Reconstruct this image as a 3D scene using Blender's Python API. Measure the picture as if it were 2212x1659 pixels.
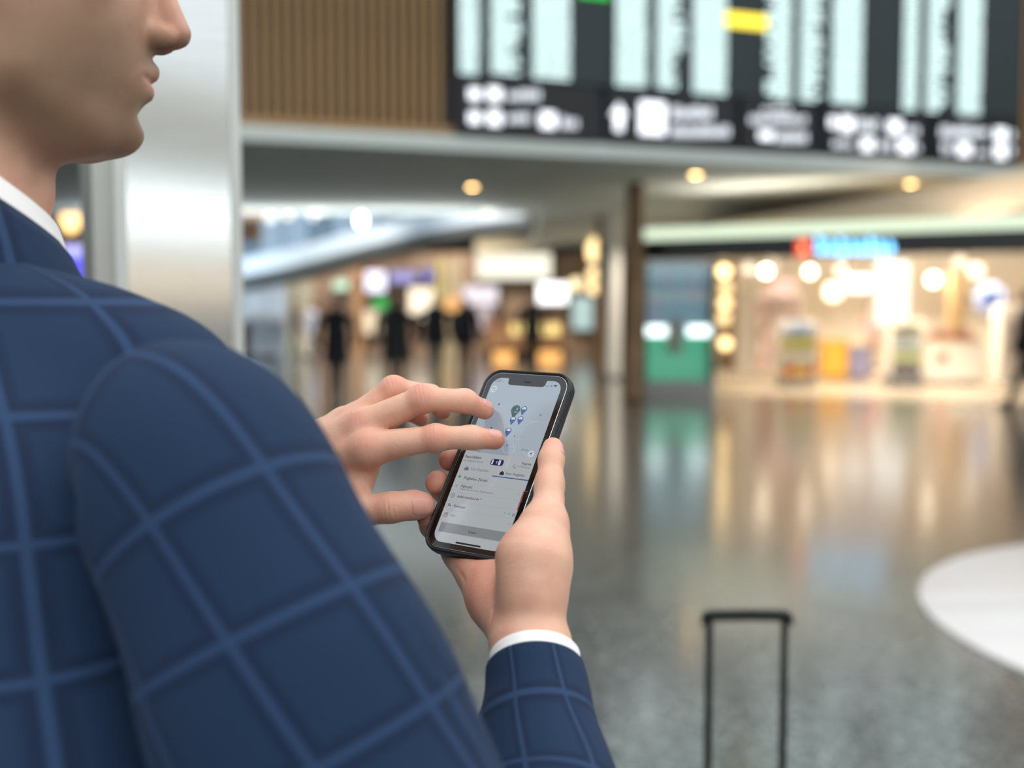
import bpy, math, random
import numpy as np
from mathutils import Vector, Matrix

for o in list(bpy.data.objects):
    bpy.data.objects.remove(o)
SC = bpy.context.scene
COL = SC.collection

# ------------------------------------------------------------------ camera, world, lights, exposure
IMG_W, IMG_H, FPX, HORIZON = 2212.0, 1659.0, 2400.0, 662.0
PITCH = math.atan((IMG_H / 2 - HORIZON) / FPX)
CAM = np.array([0.0, 0.0, 1.50])
FW = np.array([0, math.cos(PITCH), -math.sin(PITCH)])
RT = np.array([1.0, 0, 0])
UP = np.array([0, math.sin(PITCH), math.cos(PITCH)])
cam = bpy.data.cameras.new('camera')
camo = bpy.data.objects.new('camera', cam)
COL.objects.link(camo)
camo.location = CAM
camo.rotation_euler = (math.pi / 2 - PITCH, 0, 0)
cam.sensor_width = 36.0
cam.lens = FPX / IMG_W * 36.0
cam.clip_start = 0.02
cam.clip_end = 300
cam.dof.use_dof = True
cam.dof.focus_distance = 0.800
cam.dof.aperture_fstop = 3.1
SC.camera = camo

world = bpy.data.worlds.new('world')
SC.world = world
world.use_nodes = True
bg = world.node_tree.nodes['Background']
bg.inputs[0].default_value = (0.86, 0.93, 1.0, 1)
bg.inputs[1].default_value = 1.1

def area_light(name, loc, target, size, power, col, size_y=None):
    l = bpy.data.lights.new(name, 'AREA')
    l.energy = power
    l.color = col
    l.size = size
    if size_y:
        l.shape = 'RECTANGLE'
        l.size_y = size_y
    o = bpy.data.objects.new(name, l)
    COL.objects.link(o)
    o.location = loc
    d = Vector(target) - Vector(loc)
    o.rotation_euler = d.to_track_quat('-Z', 'Y').to_euler()
    return o

# skylight of the high hall, added front fill, light from the shop side
area_light('hall_skylight', (1.5, 1.0, 7.5), (0, 1.2, 0), 6, 200, (1, 0.97, 0.93))
area_light('hall_front_fill', (-0.8, -4.0, 5.2), (0.2, 0.9, 1.3), 5, 190, (1, 0.95, 0.89))  # added fill from behind the camera, lifts the shade on the hands
area_light('hall_side_light', (5.5, 1.6, 4.6), (0, 0.8, 1.2), 3, 90, (1, 0.92, 0.82))
def spot_light(name, loc, power, col, size=2.3):
    l = bpy.data.lights.new(name, 'SPOT')
    l.energy = power; l.color = col; l.spot_size = size; l.spot_blend = 0.7; l.shadow_soft_size = 0.08
    o = bpy.data.objects.new(name, l)
    COL.objects.link(o)
    o.location = loc
    return o
for x_, y_, z_, e_, c_ in [(x, y, 5.1, 620, (1, .88, .76)) for x in (-5, -1.5) for y in (26, 30, 33.2)] + [(3, y, 3.36, 340, (1, .88, .76)) for y in (22, 26, 31)] + [(x, y, 5.1, 1100, (.74, .87, 1)) for x in (-12, -8) for y in (25.5, 30)] + [(-12, 17, 3.36, 260, (1, .9, .8)), (-19, 18, 3.36, 260, (1, .9, .8)), (-19, 28, 5.1, 700, (1, .9, .8)), (-16, 39, 5.1, 800, (1, .9, .8)), (-6, 40, 5.1, 800, (1, .9, .8))]:
    spot_light('concourse_fill_spot', (x_, y_, z_), e_, c_)  # unseen lamps without fixtures, added to brighten the far hall
for x_, e_, c_ in ((-7.5, 420, (.82, .91, 1)), (-4, 260, (1, .93, .84)), (-.5, 240, (1, .9, .8))):     # added fill spots without fixtures, lighting partition and walkers from the front
    w_ = spot_light('concourse_front_fill', (x_, 22.6, 3.34), e_, c_, 1.5)
    w_.rotation_euler = (Vector((x_ + .5, 30, 1.0)) - Vector((x_, 22.6, 3.34))).to_track_quat('-Z', 'Y').to_euler()
area_light('soffit_fill_right', (5.2, 16.6, 2.72), (4.6, 16.0, 6), 6, 70, (1, 0.90, 0.78), .5)  # added upward fill for the grey ceiling, no fixture there
area_light('soffit_fill_left', (-4.5, 22.6, 2.6), (-4.5, 22.0, 6), 8, 110, (0.92, 0.96, 1.0), .4)  # second added upward fill, brightens the ceiling near the ramp

SC.view_settings.view_transform = 'Standard'
SC.view_settings.look = 'None'
SC.view_settings.gamma = 1.0
SC.view_settings.use_curve_mapping = False
SC.view_settings.exposure = 0.0
SC.cycles.use_denoising = True
SC.cycles.max_bounces = 5
SC.cycles.diffuse_bounces = 3
SC.cycles.glossy_bounces = 2
SC.cycles.caustics_reflective = False
SC.cycles.caustics_refractive = False
SC.cycles.use_adaptive_sampling = True
SC.cycles.adaptive_threshold = 0.06
SC.cycles.adaptive_min_samples = 16
SC.cycles.sample_clamp_indirect = 4.0

# ------------------------------------------------------------------ projection helpers (pixel + real distance -> point in the place)
def ray(x, y):
    return FW + (x - IMG_W / 2) / FPX * RT - (y - IMG_H / 2) / FPX * UP
def P(x, y, d):
    return CAM + d * ray(x, y)
def at_z(x, y, z):
    r = ray(x, y)
    return CAM + r * ((z - CAM[2]) / r[2])
def on_plane(x, y, p0, n):
    r = ray(x, y)
    return CAM + r * (((p0 - CAM) @ n) / (r @ n))
def unit(v):
    v = np.asarray(v, float)
    return v / np.linalg.norm(v)

# ------------------------------------------------------------------ materials
def lin(c):
    return tuple((v / 12.92 if v <= 0.04045 else ((v + 0.055) / 1.055) ** 2.4) for v in [x / 255 for x in c])
MATS = {}
def pbr(name, col, rough=0.6, metal=0.0, spec=0.5, emit=None, es=0.0, srgb=True, **kw):
    if name in MATS:
        return MATS[name]
    m = bpy.data.materials.new(name)
    m.use_nodes = True
    b = m.node_tree.nodes['Principled BSDF']
    c = lin(col) if srgb else col
    b.inputs['Base Color'].default_value = (*c, 1)
    b.inputs['Roughness'].default_value = rough
    b.inputs['Metallic'].default_value = metal
    b.inputs['Specular IOR Level'].default_value = spec
    if emit is not None:
        b.inputs['Emission Color'].default_value = (*lin(emit), 1)
        b.inputs['Emission Strength'].default_value = es
        if not name.startswith(('box_', 'daylit', 'fascia', 'sky_glass', 'shop_row')):
            m.cycles.emission_sampling = 'NONE'          # small glowing marks: found by bounces, not by light sampling
    for k, v in kw.items():
        b.inputs[k].default_value = v
    MATS[name] = m
    return m
def glow(name, col, strength, base=(20, 20, 20)):
    return pbr(name, base, 0.4, emit=col, es=strength)
def noisy(name, c1, c2, scale, rough=0.6, detail=4, bump=0.0, stretch=(1, 1, 1), metal=0.0, spec=0.5, coords='Object', lo=0.35, hi=0.65):
    """base colour mixed between two tones by a noise texture"""
    if name in MATS:
        return MATS[name]
    m = pbr(name, c1, rough, metal, spec)
    nt = m.node_tree
    b = nt.nodes['Principled BSDF']
    tc = nt.nodes.new('ShaderNodeTexCoord')
    mp = nt.nodes.new('ShaderNodeMapping')
    mp.inputs['Scale'].default_value = stretch
    nz = nt.nodes.new('ShaderNodeTexNoise')
    nz.inputs['Scale'].default_value = scale
    nz.inputs['Detail'].default_value = detail
    rp = nt.nodes.new('ShaderNodeValToRGB')
    rp.color_ramp.elements[0].position = lo
    rp.color_ramp.elements[0].color = (*lin(c1), 1)
    rp.color_ramp.elements[1].position = hi
    rp.color_ramp.elements[1].color = (*lin(c2), 1)
    L = nt.links.new
    L(tc.outputs[coords], mp.inputs[0]); L(mp.outputs[0], nz.inputs['Vector'])
    L(nz.outputs['Fac'], rp.inputs[0]); L(rp.outputs[0], b.inputs['Base Color'])
    if bump:
        bp = nt.nodes.new('ShaderNodeBump')
        bp.inputs['Strength'].default_value = bump
        bp.inputs['Distance'].default_value = 0.002
        L(nz.outputs['Fac'], bp.inputs['Height']); L(bp.outputs[0], b.inputs['Normal'])
    return m

def floor_material():
    m = pbr('terrazzo', (92, 94, 93), 0.16, spec=0.5, **{'Coat Weight': 1.0, 'Coat Roughness': 0.15})
    nt = m.node_tree; L = nt.links.new
    b = nt.nodes['Principled BSDF']
    tc = nt.nodes.new('ShaderNodeTexCoord')
    v = nt.nodes.new('ShaderNodeTexVoronoi'); v.inputs['Scale'].default_value = 62
    v2 = nt.nodes.new('ShaderNodeTexVoronoi'); v2.inputs['Scale'].default_value = 27
    nz = nt.nodes.new('ShaderNodeTexNoise'); nz.inputs['Scale'].default_value = 2.2; nz.inputs['Detail'].default_value = 6
    r1 = nt.nodes.new('ShaderNodeValToRGB')
    e = r1.color_ramp.elements
    e[0].position = 0.0; e[0].color = (*lin((52, 56, 55)), 1)
    e[1].position = 1.0; e[1].color = (*lin((190, 192, 186)), 1)
    a = r1.color_ramp.elements.new(0.45); a.color = (*lin((84, 88, 86)), 1)
    a = r1.color_ramp.elements.new(0.8); a.color = (*lin((112, 114, 110)), 1)
    r2 = nt.nodes.new('ShaderNodeValToRGB')
    e = r2.color_ramp.elements
    e[0].position = 0.2; e[0].color = (*lin((60, 64, 64)), 1)
    e[1].position = 0.9; e[1].color = (*lin((120, 122, 118)), 1)
    mx = nt.nodes.new('ShaderNodeMix'); mx.data_type = 'RGBA'; mx.inputs[0].default_value = 0.4
    mul = nt.nodes.new('ShaderNodeMix'); mul.data_type = 'RGBA'; mul.blend_type = 'MULTIPLY'; mul.inputs[0].default_value = 0.6
    r3 = nt.nodes.new('ShaderNodeValToRGB')
    r3.color_ramp.elements[0].position = 0.3; r3.color_ramp.elements[0].color = (0.55, 0.55, 0.55, 1)
    r3.color_ramp.elements[1].position = 0.7; r3.color_ramp.elements[1].color = (1, 1, 1, 1)
    L(tc.outputs['Object'], v.inputs['Vector']); L(tc.outputs['Object'], v2.inputs['Vector']); L(tc.outputs['Object'], nz.inputs['Vector'])
    sx = nt.nodes.new('ShaderNodeSeparateColor'); L(v.outputs['Color'], sx.inputs[0])
    sx2 = nt.nodes.new('ShaderNodeSeparateColor'); L(v2.outputs['Color'], sx2.inputs[0])
    L(sx.outputs[0], r1.inputs[0]); L(sx2.outputs[1], r2.inputs[0])
    L(r1.outputs[0], mx.inputs[6]); L(r2.outputs[0], mx.inputs[7])
    L(nz.outputs['Fac'], r3.inputs[0])
    L(mx.outputs[2], mul.inputs[6]); L(r3.outputs[0], mul.inputs[7])
    L(mul.outputs[2], b.inputs['Base Color'])
    rr = nt.nodes.new('ShaderNodeMapRange')
    rr.inputs[3].default_value = 0.17; rr.inputs[4].default_value = 0.26
    L(nz.outputs['Fac'], rr.inputs[0]); L(rr.outputs[0], b.inputs['Roughness'])
    return m

def plaid_material(name='plaid_wool'):
    """navy windowpane check; the UV map is in metres of cloth"""
    m = pbr(name, (38, 60, 104), 0.85, spec=0.25)
    nt = m.node_tree; L = nt.links.new
    b = nt.nodes['Principled BSDF']
    b.inputs['Sheen Weight'].default_value = 0.04
    b.inputs['Sheen Roughness'].default_value = 0.5
    b.inputs['Sheen Tint'].default_value = (0.55, 0.68, 0.95, 1)
    uv = nt.nodes.new('ShaderNodeUVMap'); uv.uv_map = 'UVMap'
    sp = nt.nodes.new('ShaderNodeSeparateXYZ'); L(uv.outputs[0], sp.inputs[0])
    def math_(op, a, b_, c=None):
        n = nt.nodes.new('ShaderNodeMath'); n.operation = op
        for i, v in enumerate((a, b_, c)):
            if v is None: continue
            if isinstance(v, (int, float)): n.inputs[i].default_value = v
            else: L(v, n.inputs[i])
        return n.outputs[0]
    lights, darks = [], []
    for ax, per in ((0, 0.052), (1, 0.055)):
        q = math_('FRACT', math_('DIVIDE', sp.outputs[ax], per), 0)
        d = math_('MULTIPLY', math_('ABSOLUTE', math_('SUBTRACT', q, 0.5), 0), per)      # metres from the line
        def step(edge, soft):
            n = nt.nodes.new('ShaderNodeMapRange'); n.interpolation_type = 'SMOOTHSTEP'
            n.inputs[1].default_value = edge - soft; n.inputs[2].default_value = edge + soft
            n.inputs[3].default_value = 1; n.inputs[4].default_value = 0
            L(d, n.inputs[0]); return n.outputs[0]
        lights.append(step(0.0019, 0.0006))
        darks.append(step(0.0066, 0.0022))
    lt = math_('MAXIMUM', lights[0], lights[1])
    dk = math_('MAXIMUM', darks[0], darks[1])
    nz = nt.nodes.new('ShaderNodeTexNoise'); nz.inputs['Scale'].default_value = 900; nz.inputs['Detail'].default_value = 3
    L(uv.outputs[0], nz.inputs['Vector'])
    w = nt.nodes.new('ShaderNodeTexWave'); w.inputs['Scale'].default_value = 420; w.bands_direction = 'DIAGONAL'
    L(uv.outputs[0], w.inputs['Vector'])
    def mix(f, c1, c2):
        n = nt.nodes.new('ShaderNodeMix'); n.data_type = 'RGBA'
        if isinstance(f, float): n.inputs[0].default_value = f
        else: L(f, n.inputs[0])
        for i, c in ((6, c1), (7, c2)):
            if isinstance(c, tuple): n.inputs[i].default_value = (*lin(c), 1)
            else: L(c, n.inputs[i])
        return n.outputs[2]
    base = mix(nz.outputs['Fac'], (15, 35, 59), (26, 50, 81))
    c = mix(math_('MULTIPLY', dk, 0.6), base, (10, 25, 50))
    c = mix(math_('MULTIPLY', lt, 0.17), c, (80, 118, 170))
    L(c, b.inputs['Base Color'])
    bp = nt.nodes.new('ShaderNodeBump'); bp.inputs['Strength'].default_value = 0.25; bp.inputs['Distance'].default_value = 0.0006
    L(math_('ADD', w.outputs['Fac'], nz.outputs['Fac']), bp.inputs['Height']); L(bp.outputs[0], b.inputs['Normal'])
    return m

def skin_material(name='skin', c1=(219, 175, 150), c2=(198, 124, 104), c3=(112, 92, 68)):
    """attribute 'blush' reddens knuckles and finger tips, 'stubble' darkens the beard area, painted face shade included"""
    m = pbr(name, c1, 0.45, spec=0.4)
    nt = m.node_tree; L = nt.links.new
    b = nt.nodes['Principled BSDF']
    b.inputs['Subsurface Weight'].default_value = 0.18
    b.inputs['Subsurface Radius'].default_value = (1.0, 0.35, 0.2)
    b.inputs['Subsurface Scale'].default_value = 0.004
    at = nt.nodes.new('ShaderNodeAttribute'); at.attribute_name = 'blush'
    as_ = nt.nodes.new('ShaderNodeAttribute'); as_.attribute_name = 'stubble_shade'
    tc = nt.nodes.new('ShaderNodeTexCoord')
    nz = nt.nodes.new('ShaderNodeTexNoise'); nz.inputs['Scale'].default_value = 70; nz.inputs['Detail'].default_value = 5
    n2 = nt.nodes.new('ShaderNodeTexVoronoi'); n2.inputs['Scale'].default_value = 1500
    n3 = nt.nodes.new('ShaderNodeTexNoise'); n3.inputs['Scale'].default_value = 420; n3.inputs['Detail'].default_value = 4
    for n in (nz, n2, n3): L(tc.outputs['Object'], n.inputs['Vector'])
    def mix(f, a, c, blend='MIX'):
        n = nt.nodes.new('ShaderNodeMix'); n.data_type = 'RGBA'; n.blend_type = blend
        if isinstance(f, float): n.inputs[0].default_value = f
        else: L(f, n.inputs[0])
        for i, v in ((6, a), (7, c)):
            if isinstance(v, tuple): n.inputs[i].default_value = (*lin(v), 1)
            else: L(v, n.inputs[i])
        return n.outputs[2]
    mm = nt.nodes.new('ShaderNodeMath'); mm.operation = 'MULTIPLY_ADD'; mm.inputs[1].default_value = 0.9; mm.inputs[2].default_value = -0.30
    L(nz.outputs['Fac'], mm.inputs[0])
    ad = nt.nodes.new('ShaderNodeMath'); ad.operation = 'ADD'; ad.use_clamp = True
    L(mm.outputs[0], ad.inputs[0]); L(at.outputs['Fac'], ad.inputs[1])
    c = mix(ad.outputs[0], c1, c2)
    st = nt.nodes.new('ShaderNodeMath'); st.operation = 'MULTIPLY'; L(as_.outputs['Fac'], st.inputs[0]); st.inputs[1].default_value = 0.8  # stronger than the beard alone: also paints shade on the lower face
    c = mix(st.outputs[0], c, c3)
    L(c, b.inputs['Base Color'])
    bp = nt.nodes.new('ShaderNodeBump'); bp.inputs['Strength'].default_value = 0.3; bp.inputs['Distance'].default_value = 0.0004
    hh = nt.nodes.new('ShaderNodeMath'); hh.operation = 'ADD'; L(n2.outputs['Distance'], hh.inputs[0]); L(n3.outputs['Fac'], hh.inputs[1])
    L(hh.outputs[0], bp.inputs['Height']); L(bp.outputs[0], b.inputs['Normal'])
    return m

# ------------------------------------------------------------------ object helpers
def link(name, me, mat=None, parent=None, loc=None):
    o = bpy.data.objects.new(name, me)
    COL.objects.link(o)
    if mat is not None and me is not None:
        me.materials.append(mat)
    if loc is not None:
        o.location = loc
    if parent is not None:
        o.parent = parent
        if parent.type == 'EMPTY':           # geometry is given in world coordinates
            o.matrix_parent_inverse = Matrix.Translation(-Vector(parent.location))
    return o
def tag(o, label=None, cat=None, group=None, kind=None):
    if label: o['label'] = label
    if cat: o['category'] = cat
    if group: o['group'] = group
    if kind: o['kind'] = kind
    return o
def empty(name, loc=(0, 0, 0), label=None, cat=None, group=None, kind=None):
    o = bpy.data.objects.new(name, None)
    COL.objects.link(o)
    o.empty_display_size = 0.05
    o.location = Vector(loc)
    return tag(o, label, cat, group, kind)
def mesh_np(name, V, Fc, smooth=True):
    """V (n,3) array, Fc (m,4) or (m,3) index array"""
    V = np.asarray(V, np.float32); Fc = np.asarray(Fc, np.int32)
    me = bpy.data.meshes.new(name)
    k = Fc.shape[1]
    me.vertices.add(len(V)); me.vertices.foreach_set('co', V.ravel())
    me.loops.add(Fc.size); me.loops.foreach_set('vertex_index', Fc.ravel())
    me.polygons.add(len(Fc)); me.polygons.foreach_set('loop_start', np.arange(0, Fc.size, k, dtype=np.int32))
    try:
        me.polygons.foreach_set('loop_total', np.full(len(Fc), k, np.int32))
    except Exception:
        pass
    if smooth: me.polygons.foreach_set('use_smooth', np.ones(len(Fc), bool))
    me.update(calc_edges=True)
    me.validate()
    return me
class MB:
    """collects boxes, prisms, tubes and discs into one mesh"""
    def __init__(s): s.v = []; s.f = []; s.sm = []
    def add(s, vs, fs, smooth=False):
        k = len(s.v); s.v += [tuple(map(float, v)) for v in vs]
        s.f += [tuple(i + k for i in f) for f in fs]; s.sm += [smooth] * len(fs)
        return s
    def box(s, lo, hi, R=None, o=(0, 0, 0), bev=0.0):
        lo, hi = np.minimum(lo, hi), np.maximum(lo, hi)
        x0, y0, z0 = lo; x1, y1, z1 = hi
        vs = [(x0, y0, z0), (x1, y0, z0), (x1, y1, z0), (x0, y1, z0), (x0, y0, z1), (x1, y0, z1), (x1, y1, z1), (x0, y1, z1)]
        if R is not None: vs = [np.asarray(o) + R @ np.array(v) for v in vs]
        else: vs = [np.asarray(o) + np.array(v) for v in vs]
        return s.add(vs, [(0, 3, 2, 1), (4, 5, 6, 7), (0, 1, 5, 4), (1, 2, 6, 5), (2, 3, 7, 6), (3, 0, 4, 7)])
    def rings(s, rings, close=True, cap0=True, cap1=True, smooth=True):
        n = len(rings[0]); vs = [p for r in rings for p in r]; fs = []
        for i in range(len(rings) - 1):
            for j in range(n if close else n - 1):
                a = i * n + j; b_ = i * n + (j + 1) % n
                fs.append((a, b_, b_ + n, a + n))
        s.add(vs, fs, smooth)
        k = len(s.v) - len(vs)
        if cap0: s.f.append(tuple(k + j for j in reversed(range(n)))); s.sm.append(False)
        if cap1: s.f.append(tuple(k + len(vs) - n + j for j in range(n))); s.sm.append(False)
        return s
    def tube(s, pts, r, n=12, cap=True):
        pts = [np.asarray(p, float) for p in pts]; rr = r if isinstance(r, (list, tuple)) else [r] * len(pts)
        T = unit(pts[1] - pts[0]); a = unit(np.cross(T, [0, 0, 1] if abs(T[2]) < 0.9 else [1, 0, 0])); rings = []
        for i, p in enumerate(pts):
            t = unit(pts[min(i + 1, len(pts) - 1)] - pts[max(i - 1, 0)])
            a = unit(a - t * (a @ t)); b_ = np.cross(t, a)
            rings.append([p + rr[i] * (math.cos(q) * a + math.sin(q) * b_) for q in np.linspace(0, 2 * math.pi, n, endpoint=False)])
        return s.rings(rings, cap0=cap, cap1=cap)
    def lathe(s, prof, n=20, o=(0, 0, 0)):
        rings = [[np.asarray(o) + np.array([r * math.cos(q), r * math.sin(q), z]) for q in np.linspace(0, 2 * math.pi, n, endpoint=False)] for r, z in prof]
        return s.rings(rings)
    def prism(s, poly, z0, z1, fn=None):
        n = len(poly)
        vs = [(x, y, z0) for x, y in poly] + [(x, y, z1) for x, y in poly]
        if fn: vs = [fn(*v) for v in vs]
        fs = [tuple(reversed(range(n))), tuple(range(n, 2 * n))] + [(i, (i + 1) % n, (i + 1) % n + n, i + n) for i in range(n)]
        return s.add(vs, fs)
    def mesh(s, name):
        me = bpy.data.meshes.new(name)
        me.from_pydata(s.v, [], s.f)
        me.polygons.foreach_set('use_smooth', s.sm)
        me.update()
        return me
    def build(s, name, mat, parent=None, label=None, cat=None, group=None, kind=None):
        o = link(name, s.mesh(name), mat, parent)
        return tag(o, label, cat, group, kind)
def bevel(o, w, seg=2):
    md = o.modifiers.new('bevel', 'BEVEL'); md.width = w; md.segments = seg; md.limit_method = 'ANGLE'
    return o
# ------------------------------------------------------------------ implicit surfaces (one smooth skin over joints and muscles)
def n_(v): return np.sqrt((v * v).sum(1))
def cap(p, a, b, ra, rb):
    a = np.asarray(a, np.float32); ab = np.asarray(b, np.float32) - a
    t = np.clip((p - a) @ ab / max(float(ab @ ab), 1e-12), 0, 1)
    return n_(p - a - t[:, None] * ab) - (ra + (rb - ra) * t)
def ell(p, c, r, R=None):
    q = p - np.asarray(c, np.float32)
    if R is not None: q = q @ np.asarray(R, np.float32)          # columns of R are the local axes
    r = np.asarray(r, np.float32)
    k0 = n_(q / r); k1 = np.maximum(n_(q / (r * r)), 1e-6)
    return k0 * (k0 - 1) / k1
def smin(a, b, k):
    h = np.clip(0.5 + 0.5 * (b - a) / k, 0, 1)
    return b + (a - b) * h - k * h * (1 - h)
def smax(a, b, k): return -smin(-a, -b, k)
def chain(p, pts, k):
    d = None
    for (a, ra), (b, rb) in zip(pts[:-1], pts[1:]):
        e = cap(p, a, b, ra, rb); d = e if d is None else smin(d, e, k)
    return d
def surface(fn, lo, hi, h):
    """surface nets over a narrow band; returns vertices and quads"""
    BL = 4
    lo = np.asarray(lo, float); n = (np.ceil((np.asarray(hi, float) - lo) / h / BL).astype(int) + 1)
    gx = [lo[i] + (np.arange(n[i]) * BL + (BL - 1) / 2) * h for i in range(3)]
    C = np.stack(np.meshgrid(*gx, indexing='ij'), -1).reshape(-1, 3).astype(np.float32)
    dc = fn(C)
    act = np.abs(dc) < BL * h * 1.5
    D = np.repeat(np.repeat(np.repeat(dc.reshape(n), BL, 0), BL, 1), BL, 2).astype(np.float32)
    idx = np.argwhere(act.reshape(n))
    off = np.stack(np.meshgrid(*[np.arange(BL)] * 3, indexing='ij'), -1).reshape(-1, 3)
    fi = (idx[:, None, :] * BL + off[None]).reshape(-1, 3)
    out = np.empty(len(fi), np.float32)
    for s in range(0, len(fi), 400000):
        out[s:s + 400000] = fn((lo + fi[s:s + 400000] * h).astype(np.float32))
    D[fi[:, 0], fi[:, 1], fi[:, 2]] = out
    S = D < 0
    N = np.array(D.shape)
    c = np.zeros(N - 1, np.uint8)
    for dx in (0, 1):
        for dy in (0, 1):
            for dz in (0, 1):
                c += S[dx:N[0] - 1 + dx, dy:N[1] - 1 + dy, dz:N[2] - 1 + dz]
    cells = np.argwhere((c > 0) & (c < 8))
    vid = np.full(N - 1, -1, np.int32); vid[tuple(cells.T)] = np.arange(len(cells))
    acc = np.zeros((len(cells), 3)); cnt = np.zeros(len(cells))
    corners = [(i, j, k) for i in (0, 1) for j in (0, 1) for k in (0, 1)]
    for a in corners:
        for ax in range(3):
            if a[ax]: continue
            b = list(a); b[ax] = 1
            da = D[cells[:, 0] + a[0], cells[:, 1] + a[1], cells[:, 2] + a[2]]
            db = D[cells[:, 0] + b[0], cells[:, 1] + b[1], cells[:, 2] + b[2]]
            m = (da < 0) != (db < 0)
            t = np.where(m, da / np.where(m, da - db, 1), 0)
            pt = np.tile(np.array(a, float), (len(cells), 1)); pt[:, ax] = t
            acc[m] += pt[m]; cnt[m] += 1
    V = lo + (cells + acc / cnt[:, None]) * h
    Q = []
    for ax in range(3):
        o1, o2 = [(1, 2), (2, 0), (0, 1)][ax]
        sl0 = [slice(None)] * 3; sl1 = [slice(None)] * 3
        sl0[ax] = slice(0, -1); sl1[ax] = slice(1, None)
        for flip in (False, True):
            A, B = S[tuple(sl0)], S[tuple(sl1)]
            e = np.argwhere(A & ~B if not flip else ~A & B)
            e = e[(e[:, o1] > 0) & (e[:, o2] > 0) & (e[:, o1] < N[o1] - 1) & (e[:, o2] < N[o2] - 1)]
            q = []
            for u, v in ((-1, -1), (0, -1), (0, 0), (-1, 0)):
                w = e.copy(); w[:, o1] += u; w[:, o2] += v
                q.append(vid[w[:, 0], w[:, 1], w[:, 2]])
            q = np.stack(q, 1)
            if flip: q = q[:, ::-1]
            Q.append(q)
    Q = np.concatenate(Q); Q = Q[(Q >= 0).all(1)]
    return V, Q
def fattr(me, name, vals):
    a = me.attributes.new(name, 'FLOAT', 'POINT'); a.data.foreach_set('value', np.asarray(vals, np.float32))
def near_surface(fn, p, d, r):
    """walk from inside point p along d to where the skin ends"""
    ts = np.linspace(0, r, 200); q = (np.asarray(p)[None] + ts[:, None] * np.asarray(d)[None]).astype(np.float32)
    v = fn(q); ins = np.nonzero(v < 0)[0]
    if len(ins) == 0: return None
    return q[min(ins[-1] + 1, len(q) - 1)].astype(float)
def frame(xa, za):
    """rotation matrix columns x,y,z from an x axis and an approximate z axis"""
    x = unit(xa); z = unit(np.asarray(za) - x * (np.asarray(za) @ x)); return np.stack([x, np.cross(z, x), z], 1)
def catmull(pts, m):
    pts = np.asarray(pts, float); out = []
    q = np.vstack([2 * pts[0] - pts[1], pts, 2 * pts[-1] - pts[-2]])
    for i in range(1, len(q) - 2):
        for t in np.linspace(0, 1, m, endpoint=False):
            a, b, c, d = q[i - 1:i + 3]
            out.append(0.5 * (2 * b + (c - a) * t + (2 * a - 5 * b + 4 * c - d) * t * t + (3 * b - a - 3 * c + d) * t ** 3))
    out.append(pts[-1]); return np.array(out)

# ------------------------------------------------------------------ the hall
FLOOR_M = floor_material()
m = MB(); m.box((-45, -16, -.2), (45, 60, 0)); m.build('floor', FLOOR_M, kind='structure')
def Z(v): return np.array([0, 0, v], float)
class Face:
    """a vertical plane in the hall: s metres along it, z up, o towards the viewer"""
    def __init__(s, A, B):
        s.A = np.array([A[0], A[1], 0.0]); s.e = unit([B[0] - A[0], B[1] - A[1], 0]); s.n = np.array([s.e[1], -s.e[0], 0])
        s.R = np.stack([s.e, -s.n, [0, 0, 1]], 1)
    def w(s, a, z, o=0): return s.A + s.e * a + s.n * o + Z(z)
    def at(s, x, y):
        q = on_plane(x, y, s.A, s.n); return (q - s.A) @ s.e, q[2]
    def s_(s, x, y=300): return s.at(x, y)[0]
    def box(s, mb, a0, a1, z0, z1, o0, o1):
        return mb.box((a0, -o1, z0), (a1, -o0, z1), s.R, s.A)
    def pbox(s, mb, x0, x1, y0, y1, o0, o1):
        """box from picture extents measured on this plane"""
        a0, zt = s.at(x0, (y0 + y1) / 2); a1, _ = s.at(x1, (y0 + y1) / 2)
        zc = s.at((x0 + x1) / 2, y0)[1]; zb = s.at((x0 + x1) / 2, y1)[1]
        return s.box(mb, a0, a1, zb, zc, o0, o1)
def facing(d, xa=1106, dirx=1.0, diry=0.0):
    A = P(xa, HORIZON, d); return Face(A, A + np.array([dirx, diry, 0]))
# --- timber wall with the flight board
ZW = 3.60
A_, B_ = at_z(515, 272, ZW), at_z(2190, 362, ZW)
WF = Face(A_, B_)
WOODD = noisy('dark_oak', (58, 42, 25), (74, 55, 34), 9, .6, stretch=(1, 1, .08))
WOOD = noisy('oak_slat', (150, 116, 74), (178, 140, 92), 12, .55, stretch=(6, 6, .15))
m = MB(); WF.box(m, -9, 24, ZW, 7.2, -.22, 0)
WALL = m.build('wall_back', WOODD, kind='structure')
sl = MB(); sl.box((-.030, -.075, 0), (.030, 0, 3.55)); sme = sl.mesh('slat'); sme.materials.append(WOOD)
s0, s1 = WF.s_(975, 140), WF.s_(2190, 180)
a = -4.2; per = (WF.s_(975, 140) - WF.s_(515, 140)) / 20.3
while a < 20:
    if a < s0 - .06 or a > s1 + .06:
        o = bpy.data.objects.new('slat', sme); COL.objects.link(o)
        o.location = WF.w(a, ZW + .05); o.rotation_euler = (0, 0, math.atan2(WF.e[1], WF.e[0])); o.parent = WALL
    a += per
m = MB(); WF.box(m, -9, s0 - .01, ZW, ZW + .11, 0, .13); m.build('bottom_rail', WOOD, WALL)
m = MB(); WF.box(m, s1 + .01, 24, ZW, ZW + .11, 0, .13); m.build('bottom_rail', WOOD, WALL)
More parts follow.
